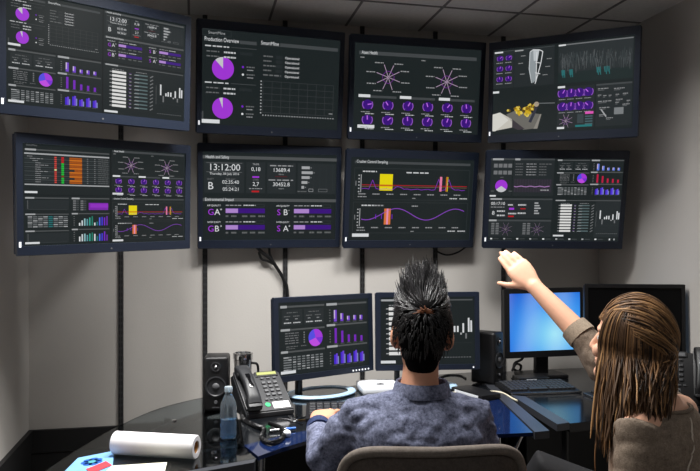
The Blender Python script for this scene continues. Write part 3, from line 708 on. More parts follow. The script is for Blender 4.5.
# ------------------------------------------------------------------ desks
def P2(*pp): return [onz(*p) for p in pp]
arc = [V(p) for p in ((-.258, 1.968, 0), (-.205, 2.045, 0), (-.125, 2.135, 0), (-.02, 2.19, 0), (.12, 2.215, 0), (.3, 2.20, 0), (.47, 2.205, 0), (.582, 2.225, 0))]
inner = [V(p) for p in ((-.315, 2.08, 0), (-.25, 2.15, 0), (-.16, 2.235, 0), (-.05, 2.31, 0), (.12, 2.40, 0), (.3, 2.5, 0), (.45, 2.62, 0), (.578, 2.72, 0))]
back = [V(p) for p in ((.575, 3.32, 0), (.424, 3.265, 0), (.0, 2.985, 0), (-.251, 2.88, 0), (-.45, 2.79, 0))]
t = thing('console_desk', 'black middle desk with a concave glass front edge coloured by a painted blue reflection, where the man sits', 'desk', (.1, 2.5, 0))
def down(bm, loc): bm.transform(Matrix.Translation(-V(loc))); return bm
L0 = (.1, 2.5, 0)
bm = BM(); prism(bm, inner+back, DESK-.03, DESK); obj('worktop', down(bm, L0), M_desk, t)
bm = BM(); prism(bm, arc+inner[::-1], DESK-.012, DESK); obj('glass_edge', down(bm, L0), M_reflglass, t, label='glass front strip with a blue reflection put into its colour')
bm = BM(); prism(bm, [(.585, 2.215), (.636, 2.232), (.622, 2.79), (.606, 3.30), (.578, 3.30), (.581, 2.74)], DESK-.02, DESK+.004); obj('edge_trim', down(bm, L0), M_trim, t, label='grey metal side trim')
bm = BM(); prism(bm, [(-.38, 2.74), (.0, 2.90), (.41, 3.18), (.57, 3.25), (.57, 3.27), (.41, 3.2), (.0, 2.92), (-.38, 2.76)], 0, DESK-.03); obj('back_panel', down(bm, L0), M_dado, t)
for x, y in ((.478, 2.26), (.56, 2.9), (-.28, 2.2), (-.33, 2.66)):
    bm = BM(); cyl(bm, (x, y, 0), (x, y, DESK-(.012 if y < 2.3 else .03)), .0095, n=14); obj('leg', down(bm, L0), M_steel, t, True)
for a, b in (((.478, 2.262, .55), (.566, 2.30, DESK-.02)), ((-.28, 2.2, .55), (-.34, 2.3, DESK-.02))):
    bm = BM(); cyl(bm, a, b, .008, n=12); obj('brace', down(bm, L0), M_steel, t, True)

L0 = (1.05, 2.85, 0)
t = thing('side_desk', 'black glossy right desk in front of the woman under the blue monitor', 'desk', L0)
wr = lambda r: room(WID-.006, r)
bm = BM(); prism(bm, [V((.735, 2.342, 0)), V((.95, 2.415, 0)), wr(.99), wr(.03), room(wall_s(503)+.24, .03), V((.625, 3.31, 0)), V((.69, 2.76, 0))], DESK-.03, DESK); obj('worktop', down(bm, L0), M_desk, t)
bm = BM(); prism(bm, [(.685, 2.315), (.733, 2.338), (.69, 2.755), (.64, 2.78)], DESK-.02, DESK+.004); obj('edge_trim', down(bm, L0), M_trim, t, label='grey metal side trim')
bm = BM(); prism(bm, [(.72, 2.85), (1.37, 2.99), (1.37, 3.01), (.72, 2.87)], 0, DESK-.03); obj('back_panel', down(bm, L0), M_dado, t)
for x, y in ((.75, 2.44), (1.36, 2.66), (.72, 3.2), (1.2, 3.3)):
    bm = BM(); cyl(bm, (x, y, 0), (x, y, DESK-.03), .012, n=14); obj('leg', down(bm, L0), M_black, t, True)

L0 = (-.55, 2.2, 0)
t = thing('glass_desk', 'clear smoked glass desk wing with a rounded end at left', 'desk', L0)
out = spline([V((-.80, 1.60, 0)), V((-.80, 1.84, 0)), V((-.79, 2.06, 0)), V((-.762, 2.31, 0)), V((-.70, 2.56, 0)), V((-.58, 2.75, 0)), V((-.462, 2.80, 0))], 5)
bm = BM(); prism(bm, [V((-.262, 1.948, 0))]+out[:1][:0]+[V((-.325, 2.09, 0))]+out[::-1], DESK-.01, DESK); obj('glass_top', down(bm, L0), M_glass, t)
bm = BM(); prism(bm, [(-.262, 1.946), (-.262, 1.912), (-.80, 1.565), (-.80, 1.598)], DESK-.03, DESK); obj('front_bar', down(bm, L0), M_trim, t, label='grey metal front bar')
bm = BM(); tube(bm, [V((p.x*.97+.03, p.y-.06, DESK-.022)) for p in spline([V((-.76, 1.72, 0)), V((-.72, 2.2, 0)), V((-.66, 2.42, 0)), V((-.56, 2.62, 0)), V((-.46, 2.71, 0))], 5)], .012, 10); obj('support_rail', down(bm, L0), M_trim, t, True)
bm = BM(); box(bm, (-.42, 2.04, DESK-.024), (.30, .03, .026), .003, Matrix.Rotation(.5, 3, 'Z')); obj('support_rail', down(bm, L0), M_trim, t)
for x, y in ((-.70, 1.76), (-.63, 2.42), (-.44, 2.6), (-.35, 1.93)):
    bm = BM(); cyl(bm, (x, y, 0), (x, y, DESK-.012), .012, n=14); obj('leg', down(bm, L0), M_trim, t, True)
for px, py in ((174, 421), (214, 452)):
    p = onz(px, py); bm = BM(); cyl(bm, (p.x, p.y, DESK), (p.x, p.y, DESK+.004), .008, n=14); obj('glass_clip', down(bm, L0), M_chrome, t, True)

# ------------------------------------------------------------------ things on the desks
def desk_phone(label, loc, yaw, face, hand, key, dark=False):
    t = thing('desk_phone', label, 'phone', loc, yaw)
    ang = math.radians(60 if dark else 35); fl = .188; w = .178
    A = V((0, -.09, .02)); ey = V((0, math.cos(ang), math.sin(ang))); ez = V((0, -math.sin(ang), math.cos(ang)))
    B = A+ey*fl
    prof = [(-.09, 0), (-.09, .02), (B.y, B.z), (B.y+.03, B.z-.012), (.055, .03), (.055, 0)]
    bm = BM(); a = [bm.verts.new((-w/2, y, z)) for y, z in prof]; b = [bm.verts.new((w/2, y, z)) for y, z in prof]
    bm.faces.new(a); bm.faces.new(b[::-1])
    for k in range(len(prof)): bm.faces.new((a[k], b[k], b[(k+1) % len(prof)], a[(k+1) % len(prof)]))
    bmesh.ops.bevel(bm, geom=bm.edges[:], offset=.004, segments=2, affect='EDGES')
    obj('body', bm, face, t, True)
    Mf = Matrix.Translation(A) @ Matrix((V((1, 0, 0)), ey, ez)).transposed().to_4x4()
    def onface(name, bm, m, smooth=False, label=None):
        bm.transform(Mf); return obj(name, bm, m, t, smooth, label)
    bm = BM(); box(bm, (-.058, .105, .002), (.058, .185, .012), .005); onface('cradle', bm, M_dark if not dark else M_black, True)
    bm = BM()
    pts = spline([(-.058, .012, .022), (-.058, .04, .034), (-.058, .10, .040), (-.058, .16, .034), (-.058, .195, .022)], 5)
    loft(bm, [(p, V((.021+.006*abs(k/(len(pts)-1)-.5)*2, 0, 0)), V((0, .0, .0135))+V((0, .004, 0))) for k, p in enumerate(pts)], 16, ex=3)
    box(bm, (-.058, .026, .018), (.052, .05, .026), .008); box(bm, (-.058, .178, .018), (.052, .05, .026), .008)
    onface('handset', bm, hand, True)
    bm = BM(); box(bm, (-.058, .105, .0445), (.02, .07, .018), .006); onface('handset_grip', bm, M_blackg, True, 'black hollow in the handset')
    bm = BM(); box(bm, (.035, .178, .001), (.088, .024, .006), .002); onface('display_frame', bm, M_black)
    bm = BM(); box(bm, (.035, .178, .0045), (.074, .014, .002)); onface('display', bm, M_grey if dark else mat('lcd', (150, 155, 96), .3))
    bm = BM()
    for j in range(4):
        for i in range(3): box(bm, (.012+i*.022, .075+j*.0195, .0025), (.014, .0105, .006), .0015)
    onface('number_keys', bm, key)
    bm = BM()
    for i in range(3): box(bm, (.012+i*.024, .156, .0025), (.012, .007, .005), .001)
    onface('soft_keys', bm, key)
    bm = BM()
    for i in range(4): box(bm, (.0+i*.018, .053, .0025), (.011, .006, .005), .001)
    onface('function_keys', bm, key)
    bm = BM(); box(bm, (.047, .025, .0006), (.062, .03, .0012)); onface('paper_label', bm, M_paper if not dark else M_grey)
    if not dark:
        bm = BM(); cyl(bm, (-.002, .03, 0), (-.002, .03, .0016), .0095, n=16); onface('round_sticker', bm, mat('green_sticker', (30, 190, 110), .5), label='green round sticker')
    else:
        bm = BM(); lathe(bm, [(.022, 0), (.026, .003), (.024, .008), (.018, .01)], (.045, .03, .002), 24); onface('dial_ring', bm, M_chrome, True)
        bm = BM(); sphere(bm, (.045, .03, .006), .016, (1, 1, .6)); onface('dial_button', bm, M_blackg, True)
    return t
ph = desk_phone('grey desk phone with a green sticker and a white paper label', onz(262, 411.5), math.radians(27), M_dark, M_dark, M_grey)
inv = wm(ph).inverted()
bm = BM(); cp = spline([onz(243, 414)+V((0, 0, .02)), onz(243, 421)+V((0, 0, .009)), onz(255, 428)+V((0, 0, .009)), onz(264, 432)+V((0, 0, .009)), onz(262, 441)+V((0, 0, .009)), onz(272, 446)+V((0, 0, .009)), onz(283, 440)+V((0, 0, .009)), onz(282, 432)+V((0, 0, .010)), onz(270, 429)+V((0, 0, .018))], 10)
tube(bm, cp, .0035, 6)
hel = []
for k in range(len(cp)*6):
    f = k/6; i = min(int(f), len(cp)-2); p = cp[i].lerp(cp[i+1], f-i); a = k*2*PI/7
    hel.append(p+V((math.cos(a)*.0055, math.cos(a)*.002, math.sin(a)*.0055)))
tube(bm, hel, .0026, 5); bm.transform(inv)
obj('coiled_cord', bm, M_black, ph, True)
pr = V((1.295, 2.71, DESK))
dp = desk_phone('black desk phone at the right wall beyond the woman', pr, math.radians(-24), M_black, M_black, M_dark, True); dp.scale = (-1, 1, 1)

def speaker(label, loc, yaw, s=(.092, .12, .205)):
    t = thing('loudspeaker', label, 'speaker', loc, yaw, group='desktop loudspeakers')
    w, d, h = s
    bm = BM(); box(bm, (0, 0, h/2), s, .012, seg=3); obj('cabinet', bm, M_black, t, True)
    q = Matrix.Rotation(PI/2, 3, 'X')
    bm = BM(); lathe(bm, [(.036, 0), (.038, .004), (.033, .005), (.030, .002), (.012, .0005)], (0, -d/2+.0005, h*.46), 28, rot=q); obj('woofer', bm, M_dark, t, True)
    bm = BM(); sphere(bm, (0, -d/2-.0005, h*.46), .013, (1, .5, 1)); obj('dust_cap', bm, M_grey, t, True)
    bm = BM(); lathe(bm, [(.018, 0), (.019, .003), (.015, .004), (.010, .001)], (0, -d/2+.0005, h*.82), 24, rot=q); obj('tweeter', bm, M_dark, t, True)
    bm = BM(); sphere(bm, (0, -d/2-.0015, h*.82), .007); obj('tweeter_dome', bm, M_steel, t, True)
    bm = BM(); cyl(bm, (0, -d/2+.001, h*.18), (0, -d/2-.006, h*.18), .006, n=14); obj('volume_knob', bm, M_grey, t, True)
    bm = BM(); box(bm, (0, -d/2-.0003, h*.08), (.026, .001, .004)); obj('badge', bm, M_grey, t)
    return t
p = onz(214, 412); speaker('small black loudspeaker on the left end of the desk beside the steel mug', (p.x, p.y+.06, DESK), math.radians(6), (.088, .115, .196))
p = onz(487, 388); speaker("small black loudspeaker right of the man's monitor, turned towards the right", (.597, 3.05, DESK+.004), math.radians(52), (.085, .115, .222))

p = at(243, 380, 2.76); t = thing('travel_mug', 'brushed steel travel mug with a shiny rim behind the desk phone', 'mug', (p.x, 2.76, DESK))
bm = BM(); lathe(bm, [(.029, 0), (.031, .003), (.034, .10), (.0365, .150)], n=32); obj('cup', bm, M_steel, t, True)
bm = BM(); lathe(bm, [(.0368, .15), (.0385, .152), (.0385, .168), (.035, .176), (.031, .176), (.030, .160)], n=32); obj('lid', bm, M_chrome, t, True)
bm = BM(); lathe(bm, [(.0375, .1685), (.0392, .170), (.0392, .1735), (.0365, .1745)], n=32, closed=True); obj('rim_band', bm, M_steel, t, True)
bm = BM(); tube(bm, spline([(.035, 0, .135), (.055, 0, .13), (.06, 0, .1), (.055, 0, .06), (.034, 0, .05)], 6), .005, 8); obj('handle', bm, M_black, t, True)

p = onz(231, 440); t = thing('water_bottle', 'clear crumpled plastic water bottle standing in front of the left loudspeaker', 'bottle', (-.375, 2.16, DESK))
rnd = random.Random(5)
bm = BM(); prof = [(.022, .0), (.025, .004), (.0255, .02), (.0235, .03), (.0255, .04), (.0235, .052), (.0255, .064), (.0255, .095), (.023, .11), (.014, .13), (.010, .138), (.010, .15)]
lathe(bm, prof, n=28)
for v in bm.verts: v.co.xy *= 1+.05*noise.noise(v.co*60)
obj('body', bm, M_bottle, t, True)
bm = BM(); lathe(bm, [(.0205, .003), (.0235, .006), (.0225, .03), (.0235, .06), (.0, .0605)], n=24); obj('water', bm, M_water, t, True)
bm = BM(); lathe(bm, [(.0125, .143), (.0125, .157), (.011, .159)], n=24); obj('cap', bm, mat('pale_cap', (190, 205, 215), .2, trans=.5), t, True)

a = V((-.668, 1.99, 0)); b = V((-.426, 1.945, 0)); rr = .0325
t = thing('paper_roll', 'white paper roll with a brown card core lying on the glass desk', 'roll', ((a.x+b.x)/2, (a.y+b.y)/2, DESK), math.atan2(b.y-a.y, b.x-a.x))
Lr = (b-a).length; q = Matrix.Rotation(PI/2, 3, 'Y')
bm = BM(); lathe(bm, [(.0175, -Lr/2), (rr-.002, -Lr/2), (rr, -Lr/2+.002), (rr, Lr/2-.002), (rr-.002, Lr/2), (.0175, Lr/2)], (0, 0, rr), 40, rot=q, closed=True)
for k in range(0): pass
obj('paper', bm, M_paper, t, True)
bm = BM(); lathe(bm, [(.0135, -Lr/2+.002), (.0173, -Lr/2+.002), (.0173, Lr/2-.003), (.0135, Lr/2-.003)], (0, 0, rr), 32, rot=q, closed=True); obj('card_core', bm, M_core, t, True, 'brown cardboard core')

def sheet(name, label, cat, pts, m, z, parts=()):
    c = sum(pts, V())/len(pts); t = thing(name, label, cat, (c.x, c.y, DESK+z)) if parts else None
    bm = BM(); prism(bm, [p-c for p in pts], 0, .0006)
    o = obj('page' if parts else name, bm, m, t)
    if not parts:
        o.location = (c.x, c.y, DESK+z); tag(o, label, cat)
    return t or o, c
M_blueprint = mat('print_blue', (120, 170, 222), .6, noise_amt=.25, noise_scale=18)
t, c = sheet('printed_sheet', 'blue printed sheet with a darker blue flower shape on the glass desk', 'paper', [onz(114, 451), onz(112, 475), onz(60, 476), onz(78, 458)], M_blueprint, .0, (1,))
bm = BM(); f0 = onz(92, 462)-c
for k in range(7):
    aa = k*2*PI/7; p = f0+V((.016*math.cos(aa), .022*math.sin(aa), .0009)); bm.faces.new([bm.verts.new(p+V((.012*math.cos(i*PI/5), .016*math.sin(i*PI/5), 0))) for i in range(10)])
obj('flower_print', bm, mat('print_dark_blue', (28, 84, 170), .6), t)
bm = BM(); bm.faces.new([bm.verts.new(f0+V((.010*math.cos(i*PI/5), .013*math.sin(i*PI/5), .0013))) for i in range(10)]); obj('flower_centre', bm, mat('print_teal', (70, 150, 160), .6), t)
sheet('note_card', 'red edged white card between the blue sheet and the cream paper', 'paper', [onz(106, 462), onz(112, 466), onz(92, 474), onz(86, 470)], mat('red_card', (206, 60, 70), .6), .0022)
sheet('paper_sheet', 'cream paper sheet on the glass desk in front of the white roll', 'paper', [onz(112, 467), onz(167, 463.5), onz(163, 480), onz(96, 482)], M_cream, .003)

def keyboard(label, loc, yaw, w, d, edge=None, rows=5, cols=15, key=None):
    t = thing('keyboard', label, 'keyboard', loc, yaw, group='keyboards')
    bm = BM(); a = [(-d/2, 0), (-d/2, .010), (d/2, .022), (d/2, 0)]
    A = [bm.verts.new((-w/2, y, z)) for y, z in a]; B = [bm.verts.new((w/2, y, z)) for y, z in a]
    bm.faces.new(A); bm.faces.new(B[::-1])
    for k in range(4): bm.faces.new((A[k], B[k], B[(k+1) % 4], A[(k+1) % 4]))
    bmesh.ops.bevel(bm, geom=bm.edges[:], offset=.002, segments=2, affect='EDGES'); obj('case', bm, M_black, t)
    sl = math.atan2(.012, d); R = Matrix.Rotation(sl, 3, 'X'); bm = BM(); kw = (w-.02)/cols; kd = (d*.80)/rows
    for j in range(rows):
        i = 0
        while i < cols:
            n = 5 if (j == 0 and i == 4) else 1
            y = -d/2+.012+kd*(j+.5)+d*.06
            box(bm, (-w/2+.01+kw*(i+n/2), y, .010+.012*(y+d/2)/d+.004), (kw*n*.84, kd*.82, .008), .0012, R, seg=1); i += n
    obj('keys', bm, key or M_dark, t)
    if edge:
        bm = BM(); box(bm, (0, -d/2-.0012, .0055), (w, .004, .009), .001); obj('front_edge', bm, edge, t, label='bright metal front edge')
    return t
keyboard("black keyboard under the man's left hand", (.075, 2.475, DESK), math.radians(3), .46, .20, cols=17)
keyboard('black keyboard in front of the blue screen with a silver front edge', (.775, 2.90, DESK), math.radians(9), .30, .18, M_steel)
keyboard('black keyboard set crosswise beside the woman, partly behind her hair', (1.035, 2.665, DESK), math.radians(-80), .30, .15, M_steel)

p0 = onz(373, 388); t = thing('mini_computer', 'flat white computer with a small dark fruit mark under the two middle monitors', 'computer', (.118, 2.865, DESK), math.radians(10))
bm = BM(); box(bm, (0, 0, .0185), (.165, .165, .037), .016, seg=4); obj('case', bm, M_white, t, True)
bm = BM()
pts = []
for k in range(28):
    a = 2*PI*k/28; r_ = .0165*(1-.16*math.exp(-((a-PI/2)/.35)**2)-.06*math.exp(-((a-3*PI/2)/.3)**2))
    if abs(((a+PI) % (2*PI))-PI) < .42: r_ -= .005*math.cos(a*3.5)
    pts.append(V((r_*math.cos(a), r_*math.sin(a)-.03, .0372)))
bm.faces.new([bm.verts.new(p) for p in pts])
bm.faces.new([bm.verts.new(V((x, y-.03, .0372))) for x, y in ((.0, .017), (.004, .0175), (.008, .022), (.008, .027), (.003, .025), (.0, .021))])
for v in bm.verts: v.co.x *= 1.15
obj('fruit_mark', bm, M_black, t)
p = onz(366, 385)

kp = onz(294, 421); t = thing('key_bunch', 'bunch of silver and brass keys on the desk beside the phone', 'keys', (kp.x, kp.y, DESK))
bm = BM(); tube(bm, [V((.012*math.cos(a*PI/10), .012*math.sin(a*PI/10), .003)) for a in range(21)], .0015, 6); obj('ring', bm, M_chrome, t, True)
for a, L_, m in ((60, .052, M_chrome), (85, .05, M_chrome), (110, .046, M_steel), (15, .055, M_brass), (150, .05, M_steel), (-60, .045, M_chrome)):
    bm = BM(); cyl(bm, (.012, 0, 0), (.012, 0, .0025), .0095, n=14); box(bm, (.012+.006+L_/2, 0, .00125), (L_, .0065, .0024)); 
    for k in range(4): box(bm, (.03+k*.007, .004, .00125), (.004, .004, .0024))
    bm.transform(Matrix.Translation(V((0, 0, .001+.0008*(a % 3)))) @ Matrix.Rotation(math.radians(a), 4, 'Z')); obj('key', bm, m, t)
p = onz(287, 437); t = thing('pen', 'short silver and blue pen beside the coiled phone cord', 'pen', (p.x-.01, p.y+.07, DESK))
bm = BM(); cyl(bm, (-.05, -.02, .006), (.0, .0, .006), .0055, n=12); obj('barrel', bm, M_steel, t, True)
bm = BM(); cyl(bm, (.0, .0, .006), (.03, .012, .006), .0058, .005, n=12); obj('pen_cap', bm, mat('pen_blue', (40, 96, 180), .3), t, True)
bm = BM(); sphere(bm, (0, 0, .0115), .0115, (1.1, 1, 1)); o = obj('desk_bead', bm, M_white, None, True); o.location = (p.x, p.y, DESK); tag(o, 'small white round knob on the glass edge in front of the keys', 'knob')

t0 = onz(480, 390)
t = thing('slim_drive', 'thin black slab with a white edge lying by the right loudspeaker', 'drive', (.50, 2.79, DESK), math.radians(-62))
bm = BM(); box(bm, (0, 0, .011), (.20, .09, .022), .003); obj('case', bm, M_black, t)
bm = BM(); box(bm, (0, -.046, .011), (.15, .003, .010), .001); obj('edge_strip', bm, M_white, t, label='white strip along the edge')
t = thing('dock', 'black box with a small white label in front of the blue monitor', 'box', (.80, 3.095, DESK), math.radians(8))
bm = BM(); box(bm, (0, 0, .011), (.14, .09, .022), .004); obj('case', bm, M_black, t)
bm = BM(); box(bm, (-.015, -.0455, .0125), (.045, .0012, .009)); obj('label', bm, M_white, t)

def cable(name, label, pts, r, m, cat='cable', k=8, extra=()):
    bm = BM(); tube(bm, spline(pts, k), r, 8)
    for e in extra: tube(bm, spline(e, k), r*.7, 8)
    o = obj(name, bm, m, None, True); return tag(o, label, cat)
cz = V((0, 0, .0035))
cable('cable', "cream cable curving over the desk right of the man's shoulder", [onz(440, 392)+cz, onz(461, 394)+cz, onz(478, 395)+cz+V((0, 0, .004)), onz(492, 393)+cz+V((0, 0, .003)), onz(503, 394)+cz, onz(512, 399)+cz, onz(517, 402)+cz+V((0, 0, .002))], .0035, mat('cream_cable', (222, 214, 190), .5))
cable('cable', 'thin black cable on the desk just left of the right loudspeaker', [onz(440, 378)+cz, onz(448, 375.5)+cz, onz(460, 376)+cz, onz(466, 379)+cz], .0035, M_black)
w = lambda px, py, off=.02: (lambda s: V((room(s, off).x, room(s, off).y, EYE-(py-HOR)/F*room(s, off).y)))(wall_s(px))
cable('cable', 'thick black cable bundle hanging from the wall display down the rail', [w(256, 247, .05), w(262, 253, .04), w(270, 259, .03), w(277, 269, .022), w(283, 279, .02), w(286.5, 290, .02), w(287, 320, .02), w(287, 365, .02)], .008, M_black,
      extra=([w(268, 247, .05), w(269, 254, .035), w(273, 263, .028)], [w(258, 252, .04), w(261, 259, .03), w(267, 261, .026), w(273, 264, .026)]))
cable('cable', 'thin black cable looping under the yellow block wall display', [w(428, 246, .05), w(436, 252, .03), w(446, 255, .022), (w(456, 252, .03)), w(463, 246, .05)], .004, M_black)
cable('cable', 'black looped cable hanging below the blue monitor', [at(524, 352, 3.22), at(522, 359, 3.26), at(515, 363, 3.28), at(514, 369, 3.29), at(519, 371, 3.29), at(521, 366, 3.28), at(516, 364, 3.27), at(512, 371, 3.26)], .006, M_black)

# ------------------------------------------------------------------ chairs
def pad(bm, a, b, th, n=5., curve=0., rings=7, seg=48, lean=0.):
    """upholstered panel standing in x-z, curved backwards at its middle"""
    L = {}
    for side in (0, 1):
        for r in range(rings+1):
            f = r/rings
            for k in range(seg):
                t = 2*PI*k/seg; c, s_ = math.cos(t), math.sin(t)
                x = a*f*math.copysign(abs(c)**(2/n), c); z = b*f*math.copysign(abs(s_)**(2/n), s_)
                y = curve*(x/a)**2 + (1 if side else -1)*th*math.sqrt(max(0, 1-f**4))*.98+(.0 if f < 1 else 0)
                L[side, r, k] = bm.verts.new((x, y+lean*z, z)) if not (r == 0 and k) else L[side, 0, 0]
    for side in (0, 1):
        for r in range(rings):
            for k in range(seg):
                q = [L[side, r, k], L[side, r, (k+1) % seg], L[side, r+1, (k+1) % seg], L[side, r+1, k]]
                if r == 0: q = [L[side, 0, 0], q[2], q[3]]
                bm.faces.new(q if side else q[::-1])
    bmesh.ops.remove_doubles(bm, verts=bm.verts[:], dist=1e-5)
    return bm
def base5(t, top, m):
    bm = BM(); cyl(bm, (0, 0, .07), (0, 0, top), .025, n=16); obj('gas_lift', bm, M_dark, t, True)
    for k in range(5):
        a = 2*PI*k/5+.3; bm = BM(); tube(bm, [(.02*math.cos(a), .02*math.sin(a), .09), (.15*math.cos(a), .15*math.sin(a), .085), (.29*math.cos(a), .29*math.sin(a), .065)], [.022, .018, .013], 10); lg = obj('base_leg', bm, m, t, True)
        bm = BM(); c = V((.28*math.cos(a), .28*math.sin(a), .028)); d = V((-math.sin(a), math.cos(a), 0)); cyl(bm, c-d*.022, c+d*.022, .028, n=18); obj('caster', bm, M_black, lg, True)
t = thing('office_chair', 'taupe upholstered office chair under the man, its curved backrest at the bottom edge', 'chair', (.19, 1.93, 0), math.radians(4))
bm = BM(); pad(bm, .238, .21, .022, 5.5, -.0, lean=-.12)
for v in bm.verts: v.co.y += .07*(v.co.x/.238)**2
bmx = bm; bm.transform(Matrix.Translation(V((.012, -.185, .612)))); obj('backrest', bm, M_cushion, t, True)
bm = BM(); pts = []
for k in range(65):
    a = 2*PI*k/64; c, s_ = math.cos(a), math.sin(a); x = .238*math.copysign(abs(c)**(2/5.5), c); z = .21*math.copysign(abs(s_)**(2/5.5), s_)
    pts.append(V((x+.012, -.185+.07*(x/.238)**2-.12*z, .612+z)))
tube(bm, pts, .0135, 10, cap=False); obj('backrest_rim', bm, M_piping, t, True, 'paler rounded rim of the backrest')
bm = BM(); pad(bm, .235, .22, .035, 4.); bm.transform(Matrix.Translation(V((0, .03, .405))) @ Matrix.Rotation(PI/2, 4, 'X')); obj('seat', bm, M_cushion, t, True)
bm = BM(); tube(bm, spline([(0, 0, .36), (0, -.14, .36), (0, -.215, .42), (0, -.20, .55)], 6), .02, 10); obj('back_stem', bm, M_black, t, True)
base5(t, .372, M_black)
t = thing('office_stool', 'round black office stool under the woman, mostly below the frame', 'stool', (.85, 1.86, 0))
bm = BM(); lathe(bm, [(.0, .375), (.17, .375), (.19, .39), (.19, .42), (.17, .435), (.0, .435)], n=36); obj('seat', bm, M_black, t, True); base5(t, .376, M_black)

# ------------------------------------------------------------------ people
HEAD = [(-.118, .022, .062, .030), (-.108, .036, .080, .015), (-.09, .047, .088, -.01), (-.065, .055, .088, -.045), (-.04, .061, .089, -.07), (-.01, .067, .090, -.086),
        (.02, .0715, .091, -.095), (.05, .073, .089, -.098), (.08, .066, .075, -.09), (.10, .049, .052, -.070), (.112, .024, .02, -.038)]
def head_rings(M, g=0., rows=HEAD, sx=1.):
    out = []
    for i, (z, hx, f, b) in enumerate(rows):
        R = M.to_3x3(); zz = z+(g if i > 7 else 0)*(.4 if i < 9 else 1)
        out.append((M @ V((0, (f+b)/2, zz)), R @ V(((hx+g)*sx, 0, 0)), R @ V((0, (f-b)/2+g, 0))))
    return out
def add_head(bm, M, fem=False):
    R = M.to_3x3(); p = lambda x, y, z: M @ V((x, y, z))
    loft(bm, head_rings(M), 28)
    limb(bm, [(p(0, .085, .018), .008), (p(0, .100, -.012), .0105), (p(0, .108, -.030), .0115 if fem else .013)], 10)
    for s in (-1, 1):
        sphere(bm, p(s*.011, .098, -.034), .009, rot=R); limb(bm, [(p(s*.046, .074, .032), .007), (p(s*.015, .087, .031), .008)], 8)
        sphere(bm, p(s*.036, .072, -.03), .022, rot=R)
        sphere(bm, p(s*.079, -.006, -.004), .031, (.34, .62, 1), R @ Matrix.Rotation(s*.35, 3, 'Z') @ Matrix.Rotation(-.2, 3, 'X')); sphere(bm, p(s*.072, .0, -.028), .012, rot=R)
    limb(bm, [(p(-.02, .085, -.062), .006), (p(0, .091, -.060), .0075), (p(.02, .085, -.062), .006)], 8); limb(bm, [(p(-.017, .085, -.071), .006), (p(0, .090, -.072), .008), (p(.017, .085, -.071), .006)], 8)
    sphere(bm, p(0, .078, -.102), .02, rot=R)
def add_eyes(t, Minv, M):
    for s in (-1, 1):
        bm = BM(); sphere(bm, M @ V((s*.031, .0715, .006)), .0125); bm.transform(Minv); e = obj('eye', bm, M_eye, t, True)
        bm = BM(); sphere(bm, M @ V((s*.031, .0818, .006)), .0055, (1, .8, 1), M.to_3x3()); bm.transform(Minv); obj('iris', bm, M_iris, e, True)
def add_hand(bm, wrist, Fd, N, T, curl=(.2, .2, .25, .3), spread=.16, thumb=.75, L=1., thumb_dir=None):
    """Fd towards the fingertips, N out of the back of the hand, T towards the thumb side"""
    Fd = V(Fd).normalized(); T = (V(T)-Fd*V(T).dot(Fd)).normalized(); N = V(N); N = (N-Fd*N.dot(Fd)-T*N.dot(T)).normalized(); W = V(wrist)
    loft(bm, [(W-Fd*.012, T*.026, N*.019), (W+Fd*.012*L, T*.029, N*.018), (W+Fd*.04*L, T*.038, N*.0165), (W+Fd*.07*L, T*.0415, N*.0145), (W+Fd*.092*L, T*.040, N*.0115), (W+Fd*.098*L, T*.036, N*.007)], 18, ex=2.6)
    for i, (o, ln, r) in enumerate(((.030, .074, .0088), (.0103, .082, .0090), (-.0098, .077, .0086), (-.0292, .060, .0078))):
        a = spread*(1.5-i)/1.5; d = (Fd*math.cos(a)+T*math.sin(a)).normalized(); p = W+Fd*(.086 if i in (1, 2) else .080)*L+T*o; pts = [(p-d*.02, r*1.02)]; c = curl[i]*.5
        for j, k in enumerate((.46, .30, .24)):
            dd = (d*math.cos(c)-N*math.sin(c)); pts.append((p, r*(1-.06*j))); p = p+dd*ln*k*L; c += curl[i]*.9
        pts.append((p, r*.74)); limb(bm, pts, 10)
    a = thumb; d = V(thumb_dir).normalized() if thumb_dir else (Fd*math.cos(a)+T*math.sin(a)-N*.18).normalized(); d2 = (d*.9+Fd*.35).normalized()
    p = W+Fd*.022*L+T*.020-N*.004
    limb(bm, [(p, .0165), (p+d*.034*L, .0125), (p+d*.062*L, .0105), (p+d*.062*L+d2*.03*L, .0075)], 10)
def seam_on(tree, pts, rad, off=.001, n=8):
    out = []
    for p in pts:
        h = tree.find_nearest(p); out.append(h[0]+h[1]*off)
    return out
def tree_of(me):
    return BVHTree.FromPolygons([v.co for v in me.vertices], [tuple(p.vertices) for p in me.polygons])
def wrinkle(me, amt, sc, fine=0., fsc=60):
    me.update(); nr = [v.normal.copy() for v in me.vertices]
    for v, n in zip(me.vertices, nr):
        c = v.co; q = V((c.x*.8+c.z*.5, c.y, c.z*1.6-c.x*.35))
        d = amt*(abs(noise.noise(q*sc))*2-.6)+amt*.5*noise.noise(q*sc*2.3+V((3, 1, 7)))+fine*noise.noise(c*fsc)
        v.co = c+n*d

